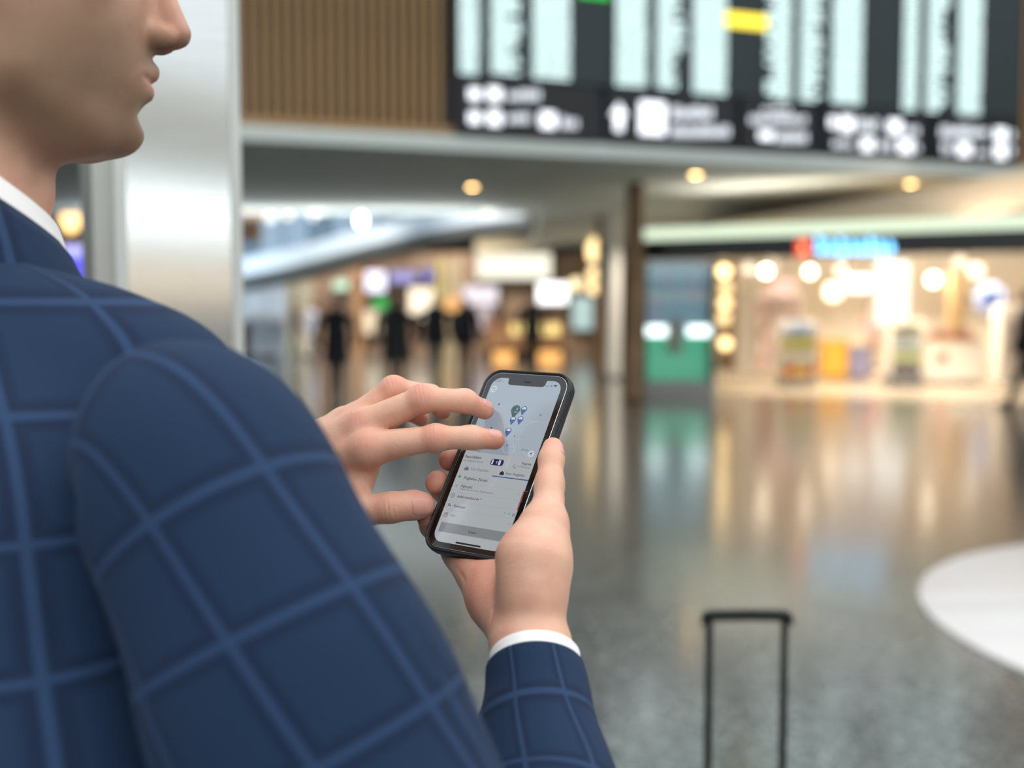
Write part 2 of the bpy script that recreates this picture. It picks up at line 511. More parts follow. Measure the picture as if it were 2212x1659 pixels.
# --- soffit under it
PLASTER = pbr('grey_plaster', (214, 221, 214), .75)
def slab(name, poly, z0, z1, mat):
    m = MB(); m.prism(poly, z0, z1); return m.build(name, mat, kind='structure')
q0, q1 = WF.w(-9, 0, .16), WF.w(24, 0, .16)
SZ = 3.42
slab('ceiling', [tuple(q0[:2]), tuple(q1[:2]), (40, 45), (.6, 45), (.6, 23.3), (-30, 23.3), (-30, q0[1])][::1], SZ, ZW - .002, PLASTER)
# --- far walls
m = MB(); m.box((-45, 46, 0), (45, 46.3, 9)); m.build('wall_far', noisy('far_wall', (104, 92, 82), (124, 112, 100), .4, .8), kind='structure')
m = MB(); m.box((-30, 0, 0), (-29.7, 46, 9)); m.build('wall_left', pbr('side_wall', (150, 150, 148), .8), kind='structure')
m = MB(); m.box((30, 0, 0), (30.3, 46, 9)); m.build('wall_right', pbr('side_wall', (150, 150, 148), .8), kind='structure')
# --- behind the viewer: glazed front of the hall
m = MB(); m.box((-45, -14.3, 0), (45, -14, 1.75)); m.box((-45, -14.3, 2.15), (45, -14, 2.75)); m.box((-45, -14.3, 3.7), (45, -14, 4.5)); m.build('wall_front', pbr('front_wall', (150, 150, 146), .8), kind='structure')
m = MB(); m.box((-45, -14.25, 2.75), (45, -14.1, 3.7)); m.build('window_1', glow('daylit_glass', (235, 245, 250), 2.6), kind='structure')
m = MB(); m.box((-45, -14.25, 1.75), (45, -14.1, 2.15)); m.build('trim_1', glow('shop_row_glow', (255, 226, 190), 1.8), kind='structure')
m = MB(); m.box((-45, -14.25, 4.5), (45, -14.1, 5.6)); m.build('trim_2', pbr('upper_panel', (214, 204, 180), .8), kind='structure')

# --- steel column by the man's head
SD = 1.75
SF = Face(P(232, 300, SD - .04), P(518, 300, SD + .05))
COLUMN = empty('steel_column', SF.w(.1, 0, -.1), 'brushed steel column with pale edge strips behind the face of the man in the suit', 'column')
BRUSH = noisy('brushed_steel', (232, 234, 231), (242, 242, 238), 60, .13, metal=.9, stretch=(.2, .2, 6))
TRIMW = pbr('pale_trim', (196, 200, 196), .45, metal=.3)
a0, a1 = SF.s_(243, 300), SF.s_(520, 300)
W_ = a1 - a0
m = MB(); SF.box(m, a0 + .016, a1 - .016, 0, 3.3, -W_, -.004); m.build('core', BRUSH, COLUMN)
m = MB(); SF.box(m, a0 + .018, a1 - .019, .02, 3.3, -.004, .003); m.build('front_panel', BRUSH, COLUMN)
m = MB(); SF.box(m, a1 - .0185, a1, 0, 3.3, -.02, .004); bevel(m.build('edge_strip', TRIMW, COLUMN), .003)
m = MB(); SF.box(m, a0, a0 + .0185, 0, 3.3, -.02, .004); bevel(m.build('edge_strip', TRIMW, COLUMN), .003)
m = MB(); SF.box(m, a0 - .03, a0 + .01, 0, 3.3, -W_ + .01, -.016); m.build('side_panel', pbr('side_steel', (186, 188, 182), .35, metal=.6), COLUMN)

# ------------------------------------------------------------------ flight information board
BOARD = empty('flight_board', WF.w((s0 + s1) / 2, ZW, .1), 'large black flight departure board with glowing rows on the timber wall', 'display board')
BLACKB = pbr('board_black', (40, 50, 51), .45)
TXT = glow('board_text', (214, 242, 240), 1.9)
def brd(x, y): return WF.at(x, y)
edges = [975, 1304, 1622, 1921, 2186]
rng = random.Random(4)
for i in range(4):
    m = MB(); a0_, a1_ = WF.s_(edges[i], 140), WF.s_(edges[i + 1], 140)
    WF.box(m, a0_ + .005, a1_ - .005, ZW + .72, 7.1, .012, .20); m.build('panel', BLACKB, BOARD)
    m = MB()
    for k in range(34):
        z = ZW + .80 + k * .0585 * 1.06
        WF.box(m, a0_ + .02, a1_ - .02, z - .012, z - .004, .20, .204)
    o = m.build('row_line', pbr('row_line', (66, 78, 80), .5), BOARD); o['kind'] = 'stuff'
cols = [(975, 1031, 180), (1043, 1122, 180), (1132, 1226, 190), (1309, 1390, 205), (1397, 1472, 210), (1474, 1560, 222), (1629, 1698, 232), (1703, 1766, 237), (1772, 1850, 242), (1924, 1970, 256), (1975, 2036, 260), (2042, 2106, 265)]
for ci, (x0, x1, yb) in enumerate(cols):
    m = MB(); a0_, a1_ = WF.s_(x0 + 8, 140), WF.s_(x1 - 8, 140); zb = WF.at((x0 + x1) / 2, yb - 14)[1]
    full = ci not in (1, 4, 7, 10)
    for k in range(40):
        z = zb + k * .062
        if z > 7.05: break
        end = a1_ if full else a0_ + (a1_ - a0_) * rng.choice((.55, .7, .8, .95, 1.0))
        st = a0_ if (ci != 6 or rng.random() < .6) else a0_ + .3 * (a1_ - a0_)
        a = st
        while a < end - .01:
            w = min(rng.uniform(.03, .10), end - a)
            WF.box(m, a, a + w, z, z + .040, .200, .206); a += w + .014
    o = m.build('text_column', TXT, BOARD); o['kind'] = 'stuff'
m = MB(); WF.pbox(m, 1548, 1640, 38, 68, .20, .208); m.build('boarding_mark', glow('yellow_glow', (255, 232, 60), 1.9), BOARD)
m = MB(); WF.pbox(m, 1238, 1302, -28, 4, .20, .208); m.build('open_mark', glow('green_glow', (20, 205, 70), 1.5), BOARD)
# wayfinding signs under the board
SIGNB = pbr('sign_black', (16, 18, 19), .35)
PICTO = glow('picto_white', (244, 249, 255), 2.1)
TXS = glow('sign_text', (240, 246, 255), 1.25)
m = MB(); WF.box(m, s0, s1, ZW + .02, ZW + .70, 0, .10); m.build('trim_5', pbr('sign_slate', (58, 66, 80), .5), kind='structure')
signs = [(982, 1274, 176, 296), (1296, 1572, 200, 308), (1584, 1742, 216, 326), (1762, 1982, 232, 345), (1998, 2182, 248, 362)]
lab = ['with two rows of glowing pictograms, under the left end of the board', 'with a glowing upward arrow and square pictogram', 'narrow, with short glowing lines, right of the arrow sign', 'with two rows of glowing marks, second from the wall end', 'with two glowing rows, beside the timber slats at the right end']
content = [  # (kind, x0, x1, y0, y1) as seen
    [('p', 1002, 1026, 198, 222), ('p', 1042, 1070, 196, 224), ('t', 1084, 1156, 202, 222), ('p', 1002, 1026, 248, 272), ('p', 1042, 1070, 246, 276), ('t', 1084, 1134, 252, 270), ('p', 1154, 1186, 248, 282), ('t', 1198, 1236, 258, 282)],
    [('a', 1304, 1340, 228, 288), ('p', 1366, 1420, 226, 296), ('t', 1434, 1524, 236, 262), ('t', 1434, 1560, 278, 300)],
    [('t', 1630, 1690, 238, 248), ('t', 1602, 1724, 256, 272), ('p', 1622, 1652, 288, 306), ('t', 1660, 1726, 292, 312)],
    [('p', 1772, 1788, 258, 280), ('p', 1796, 1822, 256, 290), ('t', 1832, 1878, 262, 286), ('p', 1898, 1926, 264, 294), ('t', 1936, 1966, 280, 296), ('t', 1780, 1826, 308, 322), ('p', 1840, 1866, 302, 330), ('t', 1880, 1910, 310, 328), ('p', 1920, 1950, 306, 334), ('t', 1956, 1966, 316, 330)],
    [('t', 2010, 2112, 278, 300), ('p', 2126, 2150, 282, 308), ('t', 2158, 2168, 288, 304), ('t', 2014, 2036, 312, 334), ('p', 2046, 2074, 312, 340), ('t', 2088, 2112, 324, 340), ('p', 2126, 2150, 316, 346), ('t', 2158, 2168, 322, 338)]]
for i, (x0, x1, y0, y1) in enumerate(signs):
    a0_, a1_ = WF.s_(x0, 260), WF.s_(x1, 260)
    c = (a0_ + a1_) / 2
    S = empty('wayfinding_sign', WF.w(c, ZW, .2), 'black wayfinding sign ' + lab[i], 'sign', 'wayfinding signs under the flight board')
    m = MB(); WF.box(m, a0_, a1_, ZW + .03, min(ZW + .70, WF.at((x0 + x1) / 2, y0)[1]), .101, .21); m.build('sign_box', SIGNB, S)
    for (k, xa, xb, ya, yb) in content[i]:
        m = MB()
        if k == 'a':
            (u0, zt), (u1, zb) = WF.at((xa + xb) / 2, ya), WF.at((xa + xb) / 2, yb)
            w = (WF.s_(xb) - WF.s_(xa)) / 2; h = zt - zb
            pl_ = [(0, h), (w, h * .52), (w * .45, h * .52), (w * .45, 0), (-w * .45, 0), (-w * .45, h * .52), (-w, h * .52)]
            m.prism([(u0 + x, zb + z) for x, z in pl_][::-1], .211, .222, lambda x, z, o: WF.w(x, z, o)); nm, mt = 'arrow', PICTO
        elif k == 'p':
            WF.pbox(m, xa, xb, ya, yb, .211, .222); nm, mt = 'pictogram', PICTO
        else:
            n = max(2, int((xb - xa) / 11)); st = (xb - xa) / n
            for j in range(n):
                hh = rng.choice((0, 0, .25)) * (yb - ya)
                WF.pbox(m, xa + j * st, xa + j * st + st * .72, ya + hh, yb, .211, .22)
            nm, mt = 'text', TXS
        m.build(nm, mt, S)

# ------------------------------------------------------------------ ceiling downlights
for (x, y, w) in ((1020, 403, 'nearest the column'), (1503, 377, 'in the middle of the ceiling'), (1967, 396, 'above the blue shop sign')):
    c = at_z(x, y, SZ)
    D = empty('downlight', c, 'round warm recessed downlight ' + w, 'ceiling lamp', 'ceiling downlights')
    m = MB(); m.lathe([(.10, 0), (.105, -.012), (.085, -.014), (.082, -.004)], 24, c); m.build('trim_ring', pbr('lamp_ring', (190, 188, 182), .4), D)
    m = MB(); m.lathe([(.082, -.006), (.05, -.012), (.01, -.013)], 24, c); m.build('lens', glow('lamp_lens', (255, 205, 132), 40), D)
    l = bpy.data.lights.new('downlight_beam', 'SPOT'); l.energy = 60; l.spot_size = 1.9; l.spot_blend = .6; l.color = (1, .84, .62); l.shadow_soft_size = .08
    lo_ = bpy.data.objects.new('downlight_beam', l); COL.objects.link(lo_); lo_.location = c + Z(-.03)

# ------------------------------------------------------------------ far left: ramp, glazing, partition
RAMPW = pbr('ramp_white_lit', (205, 222, 236), .5, emit=(186, 212, 234), es=.12)  # faint emission stands in for light missing on the parapet's front
pts = [(430, 592), (520, 578), (640, 553), (760, 520), (900, 486), (1020, 462), (1140, 446)]
q = [P(x, y, 25.5 - (x - 520) * .0022) for x, y in pts]
m = MB(); m.rings([[p + np.array([0, -.06, -.20]), p + np.array([0, .06, -.20]), p + np.array([0, .06, .20]), p + np.array([0, -.06, .20])] for p in q], smooth=False)
m.build('ramp_parapet', RAMPW, label='pale blue curved ramp parapet rising across the far hall under the ceiling', cat='parapet')
m = MB(); m.rings([[p + np.array([0, -.05, -.42]), p + np.array([0, 3.0, -.42]), p + np.array([0, 3.0, -.205]), p + np.array([0, -.05, -.205])] for p in q], smooth=False)
m.build('ramp_deck', pbr('ramp_under', (92, 98, 100), .8), label='grey underside slab of the curved ramp behind the column', cat='ramp')
GF = facing(33)
GLB = glow('sky_glass', (160, 190, 214), .95); GLB2 = glow('sky_glass_dim', (120, 150, 176), .8); FRM = pbr('window_frame', (96, 118, 134), .6)
GL = empty('window_2', P(800, 560, 33), kind='structure')
m = MB(); m.box((-30, 23.3, 5.2), (.6, 46, 5.4)); m.build('ceiling_atrium', PLASTER, kind='structure')
xs = [470, 560, 612, 668, 720, 752, 812, 868, 930, 990, 1050, 1110, 1170]
for i in range(len(xs) - 1):
    m = MB(); GF.pbox(m, xs[i] + 2, xs[i + 1] - 2, 425, 592 - i * 12, -.05, 0); m.build('pane', GLB if i % 3 else GLB2, GL)
m = MB(); GF.pbox(m, 440, 1190, 418, 428, -.1, .03); m.build('frame', FRM, GL)
def lamp(name, x, y, d, r, col, e, label, group=None, squash=1.0, mat=None):
    c = P(x, y, d); top_ = 2.72 if name == 'shop_lamp' else (5.2 if c[0] < .6 and c[1] > 23.3 else SZ); m = MB(); m.lathe([(max(.04, math.cos(t)) * r, math.sin(t) * r * squash) for t in np.linspace(-math.pi / 2, math.pi / 2, 13)], 24, c)
    L_ = empty(name, c, label, 'lamp', group)
    m.build('globe', glow(mat or f'lamp_{col[0]}_{col[1]}_{col[2]}_{e}', col, e), L_)
    m = MB(); m.tube([c + Z(r * squash), np.array([c[0], c[1], top_])], .008, 6); m.build('stem', pbr('stem_grey', (90, 90, 90), .5), L_)
    return L_
lamp('globe_lamp', 780, 476, 30, .11, (255, 255, 248), 12, 'bright white oval lamp above the ramp parapet', squash=1.5)
lamp('globe_lamp', 676, 468, 30, .09, (225, 232, 238), 2.2, 'dim grey globe lamp left of the bright oval lamp')
lamp('globe_lamp', 622, 462, 30, .11, (250, 236, 205), 2.6, 'cream globe lamp between the pale box lamp and the dim globe', squash=1.25)
lamp('globe_lamp', 585, 468, 30, .15, (238, 242, 236), 2.0, 'pale globe lamp beside the orange ceiling strip')
BF = facing(29)
m = MB(); BF.pbox(m, 440, 572, 440, 470, -.1, 0); m.build('light_strip', glow('orange_strip', (236, 178, 116), .9), kind='structure').name = 'trim_3'
m = MB(); BF.pbox(m, 440, 560, 476, 520, -.3, -.1); m.build('trim_4', pbr('brown_beam', (120, 92, 66), .7), kind='structure')
m = MB(); BF.pbox(m, 60, 236, 430, 790, -.5, -.3); m.build('wall_kiosk', pbr('brown_beam', (120, 92, 66), .7), kind='structure')
PF = facing(29.5)
PART = empty('partition', P(570, 780, 29.5), 'pale blue grey partition wall panel between column and walkers', 'partition')
for k, (x0, x1) in enumerate(((440, 526), (528, 574), (576, 618))):
    m = MB(); PF.pbox(m, x0, x1, 602, 782, -.12, 0); bevel(m.build('panel', pbr('blue_grey_panel', (204, 218, 232), .55), PART), .01)
# screen and lamp between collar and column
m = MB(); KF = facing(24)
K = empty('info_screen', P(185, 640, 24), 'violet blue glowing information screen between shirt collar and steel column', 'screen')
KF.pbox(m, 130, 212, 524, 612, -.08, 0); m.build('housing', SIGNB, K)
m = MB(); KF.pbox(m, 134, 209, 530, 606, 0, .01); m.build('display', glow('violet_screen', (96, 92, 235), 1.5), K)
m = MB(); KF.pbox(m, 134, 209, 530, 552, .01, .015); m.build('header', glow('violet_header', (190, 190, 255), 1.5), K)
m = MB(); KF.box(m, KF.s_(190), KF.s_(196), 0, KF.at(190, 606)[1], -.06, -.02); m.build('post', pbr('stem_grey', (90, 90, 90), .5), K)
lamp('globe_lamp', 152, 470, 26, .22, (255, 208, 140), 3.0, 'warm amber lamp beside the shirt collar', squash=1.6)
lamp('globe_lamp', 186, 448, 28, .24, (205, 222, 240), 1.6, 'pale blue lamp above the violet screen')
m = MB(); BF.pbox(m, 120, 235, 482, 522, -.2995, 0); m.build('timber_panel', pbr('amber_wood', (176, 132, 78), .6), label='amber wood panel above the violet screen', cat='panel')

# ------------------------------------------------------------------ far centre: shops of the concourse
CF = facing(35)
def fbox(name, F_, x0, x1, y0, y1, o0, o1, mat, label, cat, bev=.01, group=None):
    m = MB(); F_.pbox(m, x0, x1, y0, y1, o0, o1); o = m.build(name, mat, label=label, cat=cat, group=group)
    if bev: bevel(o, bev)
    return o
def lightbox(F_, x0, x1, y0, y1, col, e, label, name='light_box', cat='sign', o=.0, frame_=(80, 78, 76), hang=False):
    c = F_.w(F_.s_((x0 + x1) / 2, y1), F_.at((x0 + x1) / 2, y1)[1])
    L_ = empty(name, c, label, cat)
    m = MB(); F_.pbox(m, x0 - 2, x1 + 2, y0 - 2, y1 + 2, -.40003, o); m.build('housing', pbr(f'housing_{frame_[0]}_{frame_[1]}', frame_, .5), L_)
    m = MB(); F_.pbox(m, x0, x1, y0, y1, o + .002, o + .02); m.build('diffuser', glow(f'box_{col[0]}_{col[1]}_{col[2]}_{e}', col, e), L_)
    if hang:
        for x in (x0 + 4, x1 - 4):
            a_, z_ = F_.at(x, y0); m = MB(); m.tube([F_.w(a_, z_, -.2), F_.w(a_, 2.72, -.2)], .01, 6); m.build('hanger', pbr('stem_grey', (90, 90, 90), .5), L_)
    return L_
fbox('far_shopfront', CF, 615, 1300, 545, 800, -.6, -.4, noisy('shop_brown', (150, 122, 100), (200, 170, 144), .8, .7), 'brown shop front wall at the far end of the concourse', 'shop front')
lightbox(CF, 1030, 1190, 548, 602, (255, 250, 228), 1.25, 'wide cream light box sign above the far shop counter')
fbox('sign_hood', CF, 1026, 1192, 514, 544, -.3, .1, pbr('beige_hood', (206, 192, 160), .7), 'beige hood above the wide cream light box', 'hood')
lightbox(CF, 790, 832, 586, 630, (238, 236, 255), 1.8, 'square white violet sign above the walkers')
lightbox(CF, 842, 900, 586, 610, (176, 172, 232), 1.0, 'long violet screen beside the square white sign', name='screen', cat='screen', frame_=(40, 38, 48))
lightbox(CF, 916, 934, 580, 606, (150, 146, 230), 1.1, 'small violet screen right of the long violet screen', name='screen', cat='screen', frame_=(40, 38, 48))
lightbox(CF, 722, 752, 606, 626, (190, 220, 190), 1.7, 'pale green sign over the dark blue walker')
lightbox(CF, 808, 836, 644, 668, (30, 190, 80), 1.1, 'green exit style light over the grey coat walker', name='exit_light', cat='sign')
lightbox(CF, 884, 936, 622, 690, (255, 236, 208), 1.7, 'glowing peach shop window between two dark walkers', name='shop_window', cat='window')
lightbox(CF, 786, 822, 672, 720, (250, 226, 190), 1.2, 'cream shop window left of the grey coat walker', name='shop_window', cat='window')
lightbox(CF, 1000, 1075, 618, 658, (240, 228, 236), 1.2, 'pale pink shop shelf light behind the navy walker', name='shelf_light', cat='light')
lightbox(CF, 1030, 1062, 662, 712, (232, 214, 216), .8, 'pale pink display panel under the pink shelf light', name='display_light', cat='light box')
lightbox(CF, 1162, 1225, 612, 655, (255, 255, 255), 2.6, 'brightest white light box beside the black coat person', o=.1)
lightbox(CF, 1236, 1280, 642, 712, (206, 232, 228), .85, 'pale teal lit panel beside the white columns', name='lit_display', cat='light box')
for (x0, x1, col, l) in ((616, 640, (196, 190, 160), 'narrow cream'), (642, 676, (214, 204, 180), 'wide cream'), (764, 782, (196, 150, 106), 'orange brown'), (942, 958, (208, 192, 130), 'yellowish'), (962, 998, (196, 178, 146), 'beige')):
    fbox('pilaster', CF, x0, x1, 560, 790, -.4, 0, pbr(f'pil_{x0}', col, .6), f'{l} pilaster on the far shop front', 'pilaster')
lamp('globe_lamp', 980, 662, 33, .28, (240, 178, 112), 1.3, 'orange globe lamp between the two dark walkers', squash=1.2)
LCF = empty('lamp_column', P(1283, 780, 31) * np.array([1, 1, 0]), 'thin pole with three amber globes, one above the other', 'lamp')
pc_ = P(1283, HORIZON, 31); m = MB(); m.tube([pc_ * np.array([1, 1, 0]) + Z(.01), pc_ * np.array([1, 1, 0]) + Z(3.3)], .03, 8); m.build('pole', pbr('stem_grey', (90, 90, 90), .5), LCF)
for (y, r, sq) in ((542, .19, 1.8), (592, .17, 1.0), (622, .17, 1.0)):
    c = P(1283, y, 31); m = MB(); m.lathe([(max(.04, math.cos(t)) * r, math.sin(t) * r * sq) for t in np.linspace(-math.pi / 2, math.pi / 2, 13)], 24, c); m.build('globe', glow(f'amber_{y}', (255, 222, 160), 2.7), LCF)
lamp('globe_lamp', 1244, 614, 31, .17, (255, 232, 180), 2.2, 'cream lamp left of the pole with three globes')
# counter with warm lights
CT = facing(31)
C_ = empty('shop_counter', P(1135, 800, 31), 'dark wooden shop counter with warm lit plinth at the end of the concourse', 'counter')
m = MB(); CT.pbox(m, 1050, 1222, 690, 752, -.6, 0); m.build('body', pbr('counter_brown', (186, 138, 100), .6), C_)
m = MB(); CT.pbox(m, 1046, 1226, 684, 691, -.65, .05); m.build('worktop', pbr('counter_top', (150, 118, 88), .4), C_)
for x0, x1 in ((1066, 1110), (1164, 1212)):
    m = MB(); CT.pbox(m, x0, x1, 760, 782, -.1, .01); m.build('plinth_light', glow('plinth_glow', (255, 186, 104), 1.5), C_)
m = MB(); CT.pbox(m, 1050, 1222, 752, 796, -.6, -.1); m.build('plinth', pbr('counter_dark', (70, 52, 40), .6), C_)
for k, x in enumerate((1118, 1186)):
    m = MB(); CT.pbox(m, x - 14 - 8 * k, x + 14 + 8 * k, 700, 722, .0, .03); m.build('front_light', glow('front_glow', (250, 220, 140), 1.7), C_)
# columns
def column(x0, x1, d, mat, label, h=SZ):
    c = P((x0 + x1) / 2, HORIZON, d); r = (x1 - x0) / 2 * d / FPX
    m = MB(); m.lathe([(r * 1.08, 0), (r * 1.08, .12), (r, .14), (r, h - .15), (r * 1.06, h - .12), (r * 1.06, h)], 28, np.array([c[0], c[1], 0]))
    return m.build('column', mat, label=label, cat='column')
column(1352, 1390, 17.5, noisy('bronze', (112, 88, 60), (136, 108, 76), 3, .45, metal=.3), 'brown round column left of the teal display case')
column(1308, 1342, 23, pbr('white_column', (232, 230, 222), .5), 'white round column left of the brown column')
column(1288, 1303, 24, pbr('thin_bronze', (140, 104, 66), .5, metal=.2), 'thin brown column beside the pole with amber globes')

# ------------------------------------------------------------------ the lit shop on the right
HF_ = HORIZON
DL, DR = 18.0, 15.2
GA, GB = P(1375, HORIZON, DL), P(2212, HORIZON, DR)
SHOP = Face(GA, GB)
sA, sB = 0.0, SHOP.s_(2330, 560)
zst, zsb, zfb = SHOP.at(1400, 495)[1], SHOP.at(1400, 519)[1], SHOP.at(1400, 561)[1]
BULK = pbr('bulkhead_beige', (196, 176, 148), .6)
m = MB(); SHOP.box(m, sA + .05, sB, zsb, zst, 0, .10); m.build('light_fascia', glow('fascia_glow', (214, 230, 202), 1.35), label='long pale green glowing light strip above the shop entrance', cat='light strip')
m = MB(); SHOP.box(m, sA + .08, sB, zfb, zsb - .002, -.3, .04); m.build('sign_fascia', pbr('fascia_black', (16, 20, 20), .3), label='long black shop fascia below the glowing light strip', cat='fascia')
p_ = [SHOP.at(x, y) for x, y in ((1540, 484), (2230, 366), (2400, 330), (2400, 470), (2212, 465), (1540, 489))]
m = MB(); m.prism([p for p in p_], -.4, -.02, lambda a, z, o: SHOP.w(a, z, o)); m.build('wall_bulkhead', BULK, kind='structure')
# sign
SG = empty('shop_sign', SHOP.w(SHOP.s_(1830), 2.2, .1), 'illuminated shop sign, red square mark and light blue letters on black fascia', 'sign')
m = MB(); SHOP.pbox(m, 1724, 1754, 518, 554, .05, .13); bevel(m.build('red_mark', glow('sign_red', (255, 70, 40), 1.5), SG), .02)
m = MB(); SHOP.pbox(m, 1735, 1743, 528, 544, .131, .135); m.build('mark_core', glow('sign_peach', (255, 190, 140), 2.2), SG)
for k, (x, w, t, b) in enumerate(((1776, 16, 512, 548), (1800, 15, 520, 548), (1823, 15, 514, 554), (1846, 14, 520, 548), (1866, 13, 520, 550), (1885, 12, 514, 548), (1904, 14, 518, 554), (1926, 11, 520, 548))):
    m = MB(); SHOP.pbox(m, x - w / 2, x - w / 2 + 4.5, t, b, .05, .11); SHOP.pbox(m, x - w / 2 + 4.5, x + w / 2, b - 9, b, .05, .11); SHOP.pbox(m, x + w / 2 - 4.5, x + w / 2, t + 8, b - 9, .05, .11)
    m.build('letter', glow('sign_blue', (120, 200, 255), 4.0), SG)
# shell
CREAM = pbr('shop_cream', (246, 238, 222), .7)
IN_ = SHOP
m = MB(); IN_.box(m, SHOP.s_(1548) - 6, sB + 4, 0, 3.0, -11.2, -11.0); m.build('wall_shop_back', CREAM, kind='structure')
w0, w1 = P(1549, HORIZON, 18.95)[:2], P(1540, HORIZON, 28.6)[:2]
m = MB(); m.prism([tuple(w0), tuple(w1), (w1[0] - .12, w1[1]), (w0[0] - .12, w0[1])], 0, 2.45); m.build('wall_shop_side', CREAM, kind='structure')
m = MB(); m.prism([tuple(w0), tuple(SHOP.w(sB + 4, 0, -.36)[:2]), tuple(SHOP.w(sB + 4, 0, -11)[:2]), tuple(w1)], 2.72, 2.8); m.build('ceiling_shop', pbr('shop_ceiling', (196, 176, 150), .7), kind='structure')
for k, (x, d, e) in enumerate(((1640, 20, 520), (1740, 20.5, 520), (1840, 20.5, 560), (1940, 20, 560), (2050, 19.5, 560), (2150, 19, 560), (1720, 25, 700), (1860, 25, 700), (2000, 24, 700), (2140, 23.5, 700))):
    l = bpy.data.lights.new('shop_downlight_beam', 'SPOT'); l.energy = e * .52; l.spot_size = 2.2; l.spot_blend = .7; l.color = (1, .87, .70); l.shadow_soft_size = .06
    c = P(x, HORIZON, d); lo_ = bpy.data.objects.new('shop_downlight_beam', l); COL.objects.link(lo_); lo_.location = (c[0], c[1], 2.66)
for x in (1620, 1740, 1860, 1980, 2100):
    c = P(x, HORIZON, 21.5); w_ = spot_light('shop_back_fill', (c[0], c[1], 2.6), 120, (1, .9, .76), 1.9)  # unseen spots added to brighten the back wall
    w_.rotation_euler = Vector((.25, 1, -.28)).to_track_quat('-Z', 'Y').to_euler()
m = MB(); m.prism([tuple(w0), tuple(SHOP.w(sB + 4, 0, -.36)[:2]), tuple(SHOP.w(sB + 4, 0, -11)[:2]), tuple(w1)], .0005, .004); m.build('floor_shop_reflection', pbr('shop_floor_reflection', (176, 164, 146), .22), kind='structure')  # lighter slab stands in for the bright interior reflected in the floor
# teal display case
CSF = facing(18.0)
TC = empty('display_case', CSF.w(CSF.s_(1468), 0, -.3), 'teal lit glass display case on grey plinth beside the brown column', 'display case')
c0, c1 = CSF.s_(1394, 700), CSF.s_(1545, 700)
m = MB(); CSF.box(m, c0, c1, 0, .27, -.7, -.02); bevel(m.build('plinth', pbr('plinth_grey', (150, 152, 150), .4), TC), .01)
m = MB(); CSF.box(m, c0, c1, 1.02, zfb - .02, -.7, -.62); m.build('upper_back', glow('case_blue', (104, 138, 150), .8, (60, 80, 90)), TC)
m = MB(); CSF.box(m, c0, c1, .27, 1.02, -.7, -.62); m.build('lower_back', glow('case_green', (70, 172, 134), .8, (40, 90, 70)), TC)
for a_ in (c0, c1 - .03):
    m = MB(); CSF.box(m, a_, a_ + .03, .27, zfb - .02, -.7, -.02); m.build('side_post', pbr('case_post', (52, 60, 60), .4), TC)
for x0, x1 in ((1394, 1446), (1494, 1542)):
    m = MB(); CSF.pbox(m, x0, x1, 706, 726, -.4, -.34); m.build('light_bar', glow('case_light', (236, 252, 252), 3.2), TC)
m = MB(); CSF.pbox(m, 1450, 1480, 690, 765, -.5, -.3); bevel(m.build('beige_block', pbr('beige_block', (190, 186, 170), .6), TC), .03)
for x0, x1, y0, y1 in ((1412, 1440, 640, 700), (1500, 1530, 600, 650), (1440, 1462, 585, 622)):
    m = MB(); CSF.pbox(m, x0, x1, y0, y1, -.6, -.5); m.build('poster', glow(f'poster_{x0}', (150, 172, 192), .5), TC)
GLASS = bpy.data.materials.new('clear_glass'); GLASS.use_nodes = True
nt = GLASS.node_tree; nt.nodes.clear(); ou = nt.nodes.new('ShaderNodeOutputMaterial'); mxs = nt.nodes.new('ShaderNodeMixShader'); tr = nt.nodes.new('ShaderNodeBsdfTransparent'); gl_ = nt.nodes.new('ShaderNodeBsdfGlossy'); gl_.inputs['Roughness'].default_value = .03; fr = nt.nodes.new('ShaderNodeFresnel')
nt.links.new(fr.outputs[0], mxs.inputs[0]); nt.links.new(tr.outputs[0], mxs.inputs[1]); nt.links.new(gl_.outputs[0], mxs.inputs[2]); nt.links.new(mxs.outputs[0], ou.inputs[0])
m = MB(); CSF.box(m, c0 + .03, c1 - .03, .27, zfb - .02, -.05, -.038); m.build('pane', GLASS, TC)
# bulb column
VB = empty('bulb_column', P(1566, 790, 19), 'upright board of warm round bulbs at the shop entrance', 'lamp')
vf = facing(19)
m = MB(); vf.pbox(m, 1550, 1590, 570, 800, -.08, 0); bevel(m.build('backboard', pbr('bulb_board', (150, 118, 82), .5), VB), .01)
for (x, y, e) in ((1564, 586, 5), (1568, 622, 2.2), (1566, 655, 3.2), (1564, 688, 2.2), (1567, 742, 3.6)):
    c = P(x, y, 18.9); r = .10; m = MB(); m.lathe([(max(.04, math.cos(t)) * r, math.sin(t) * r) for t in np.linspace(-math.pi / 2, math.pi / 2, 13)], 24, c); m.build('bulb', glow(f'bulb_{e}', (255, 222, 160), e), VB)
fbox('shop_pillar', facing(20), 1594, 1634, 585, 812, -.3, 0, pbr('cream_pillar', (232, 224, 210), .6), 'square cream pillar behind the bulb column', 'pillar')
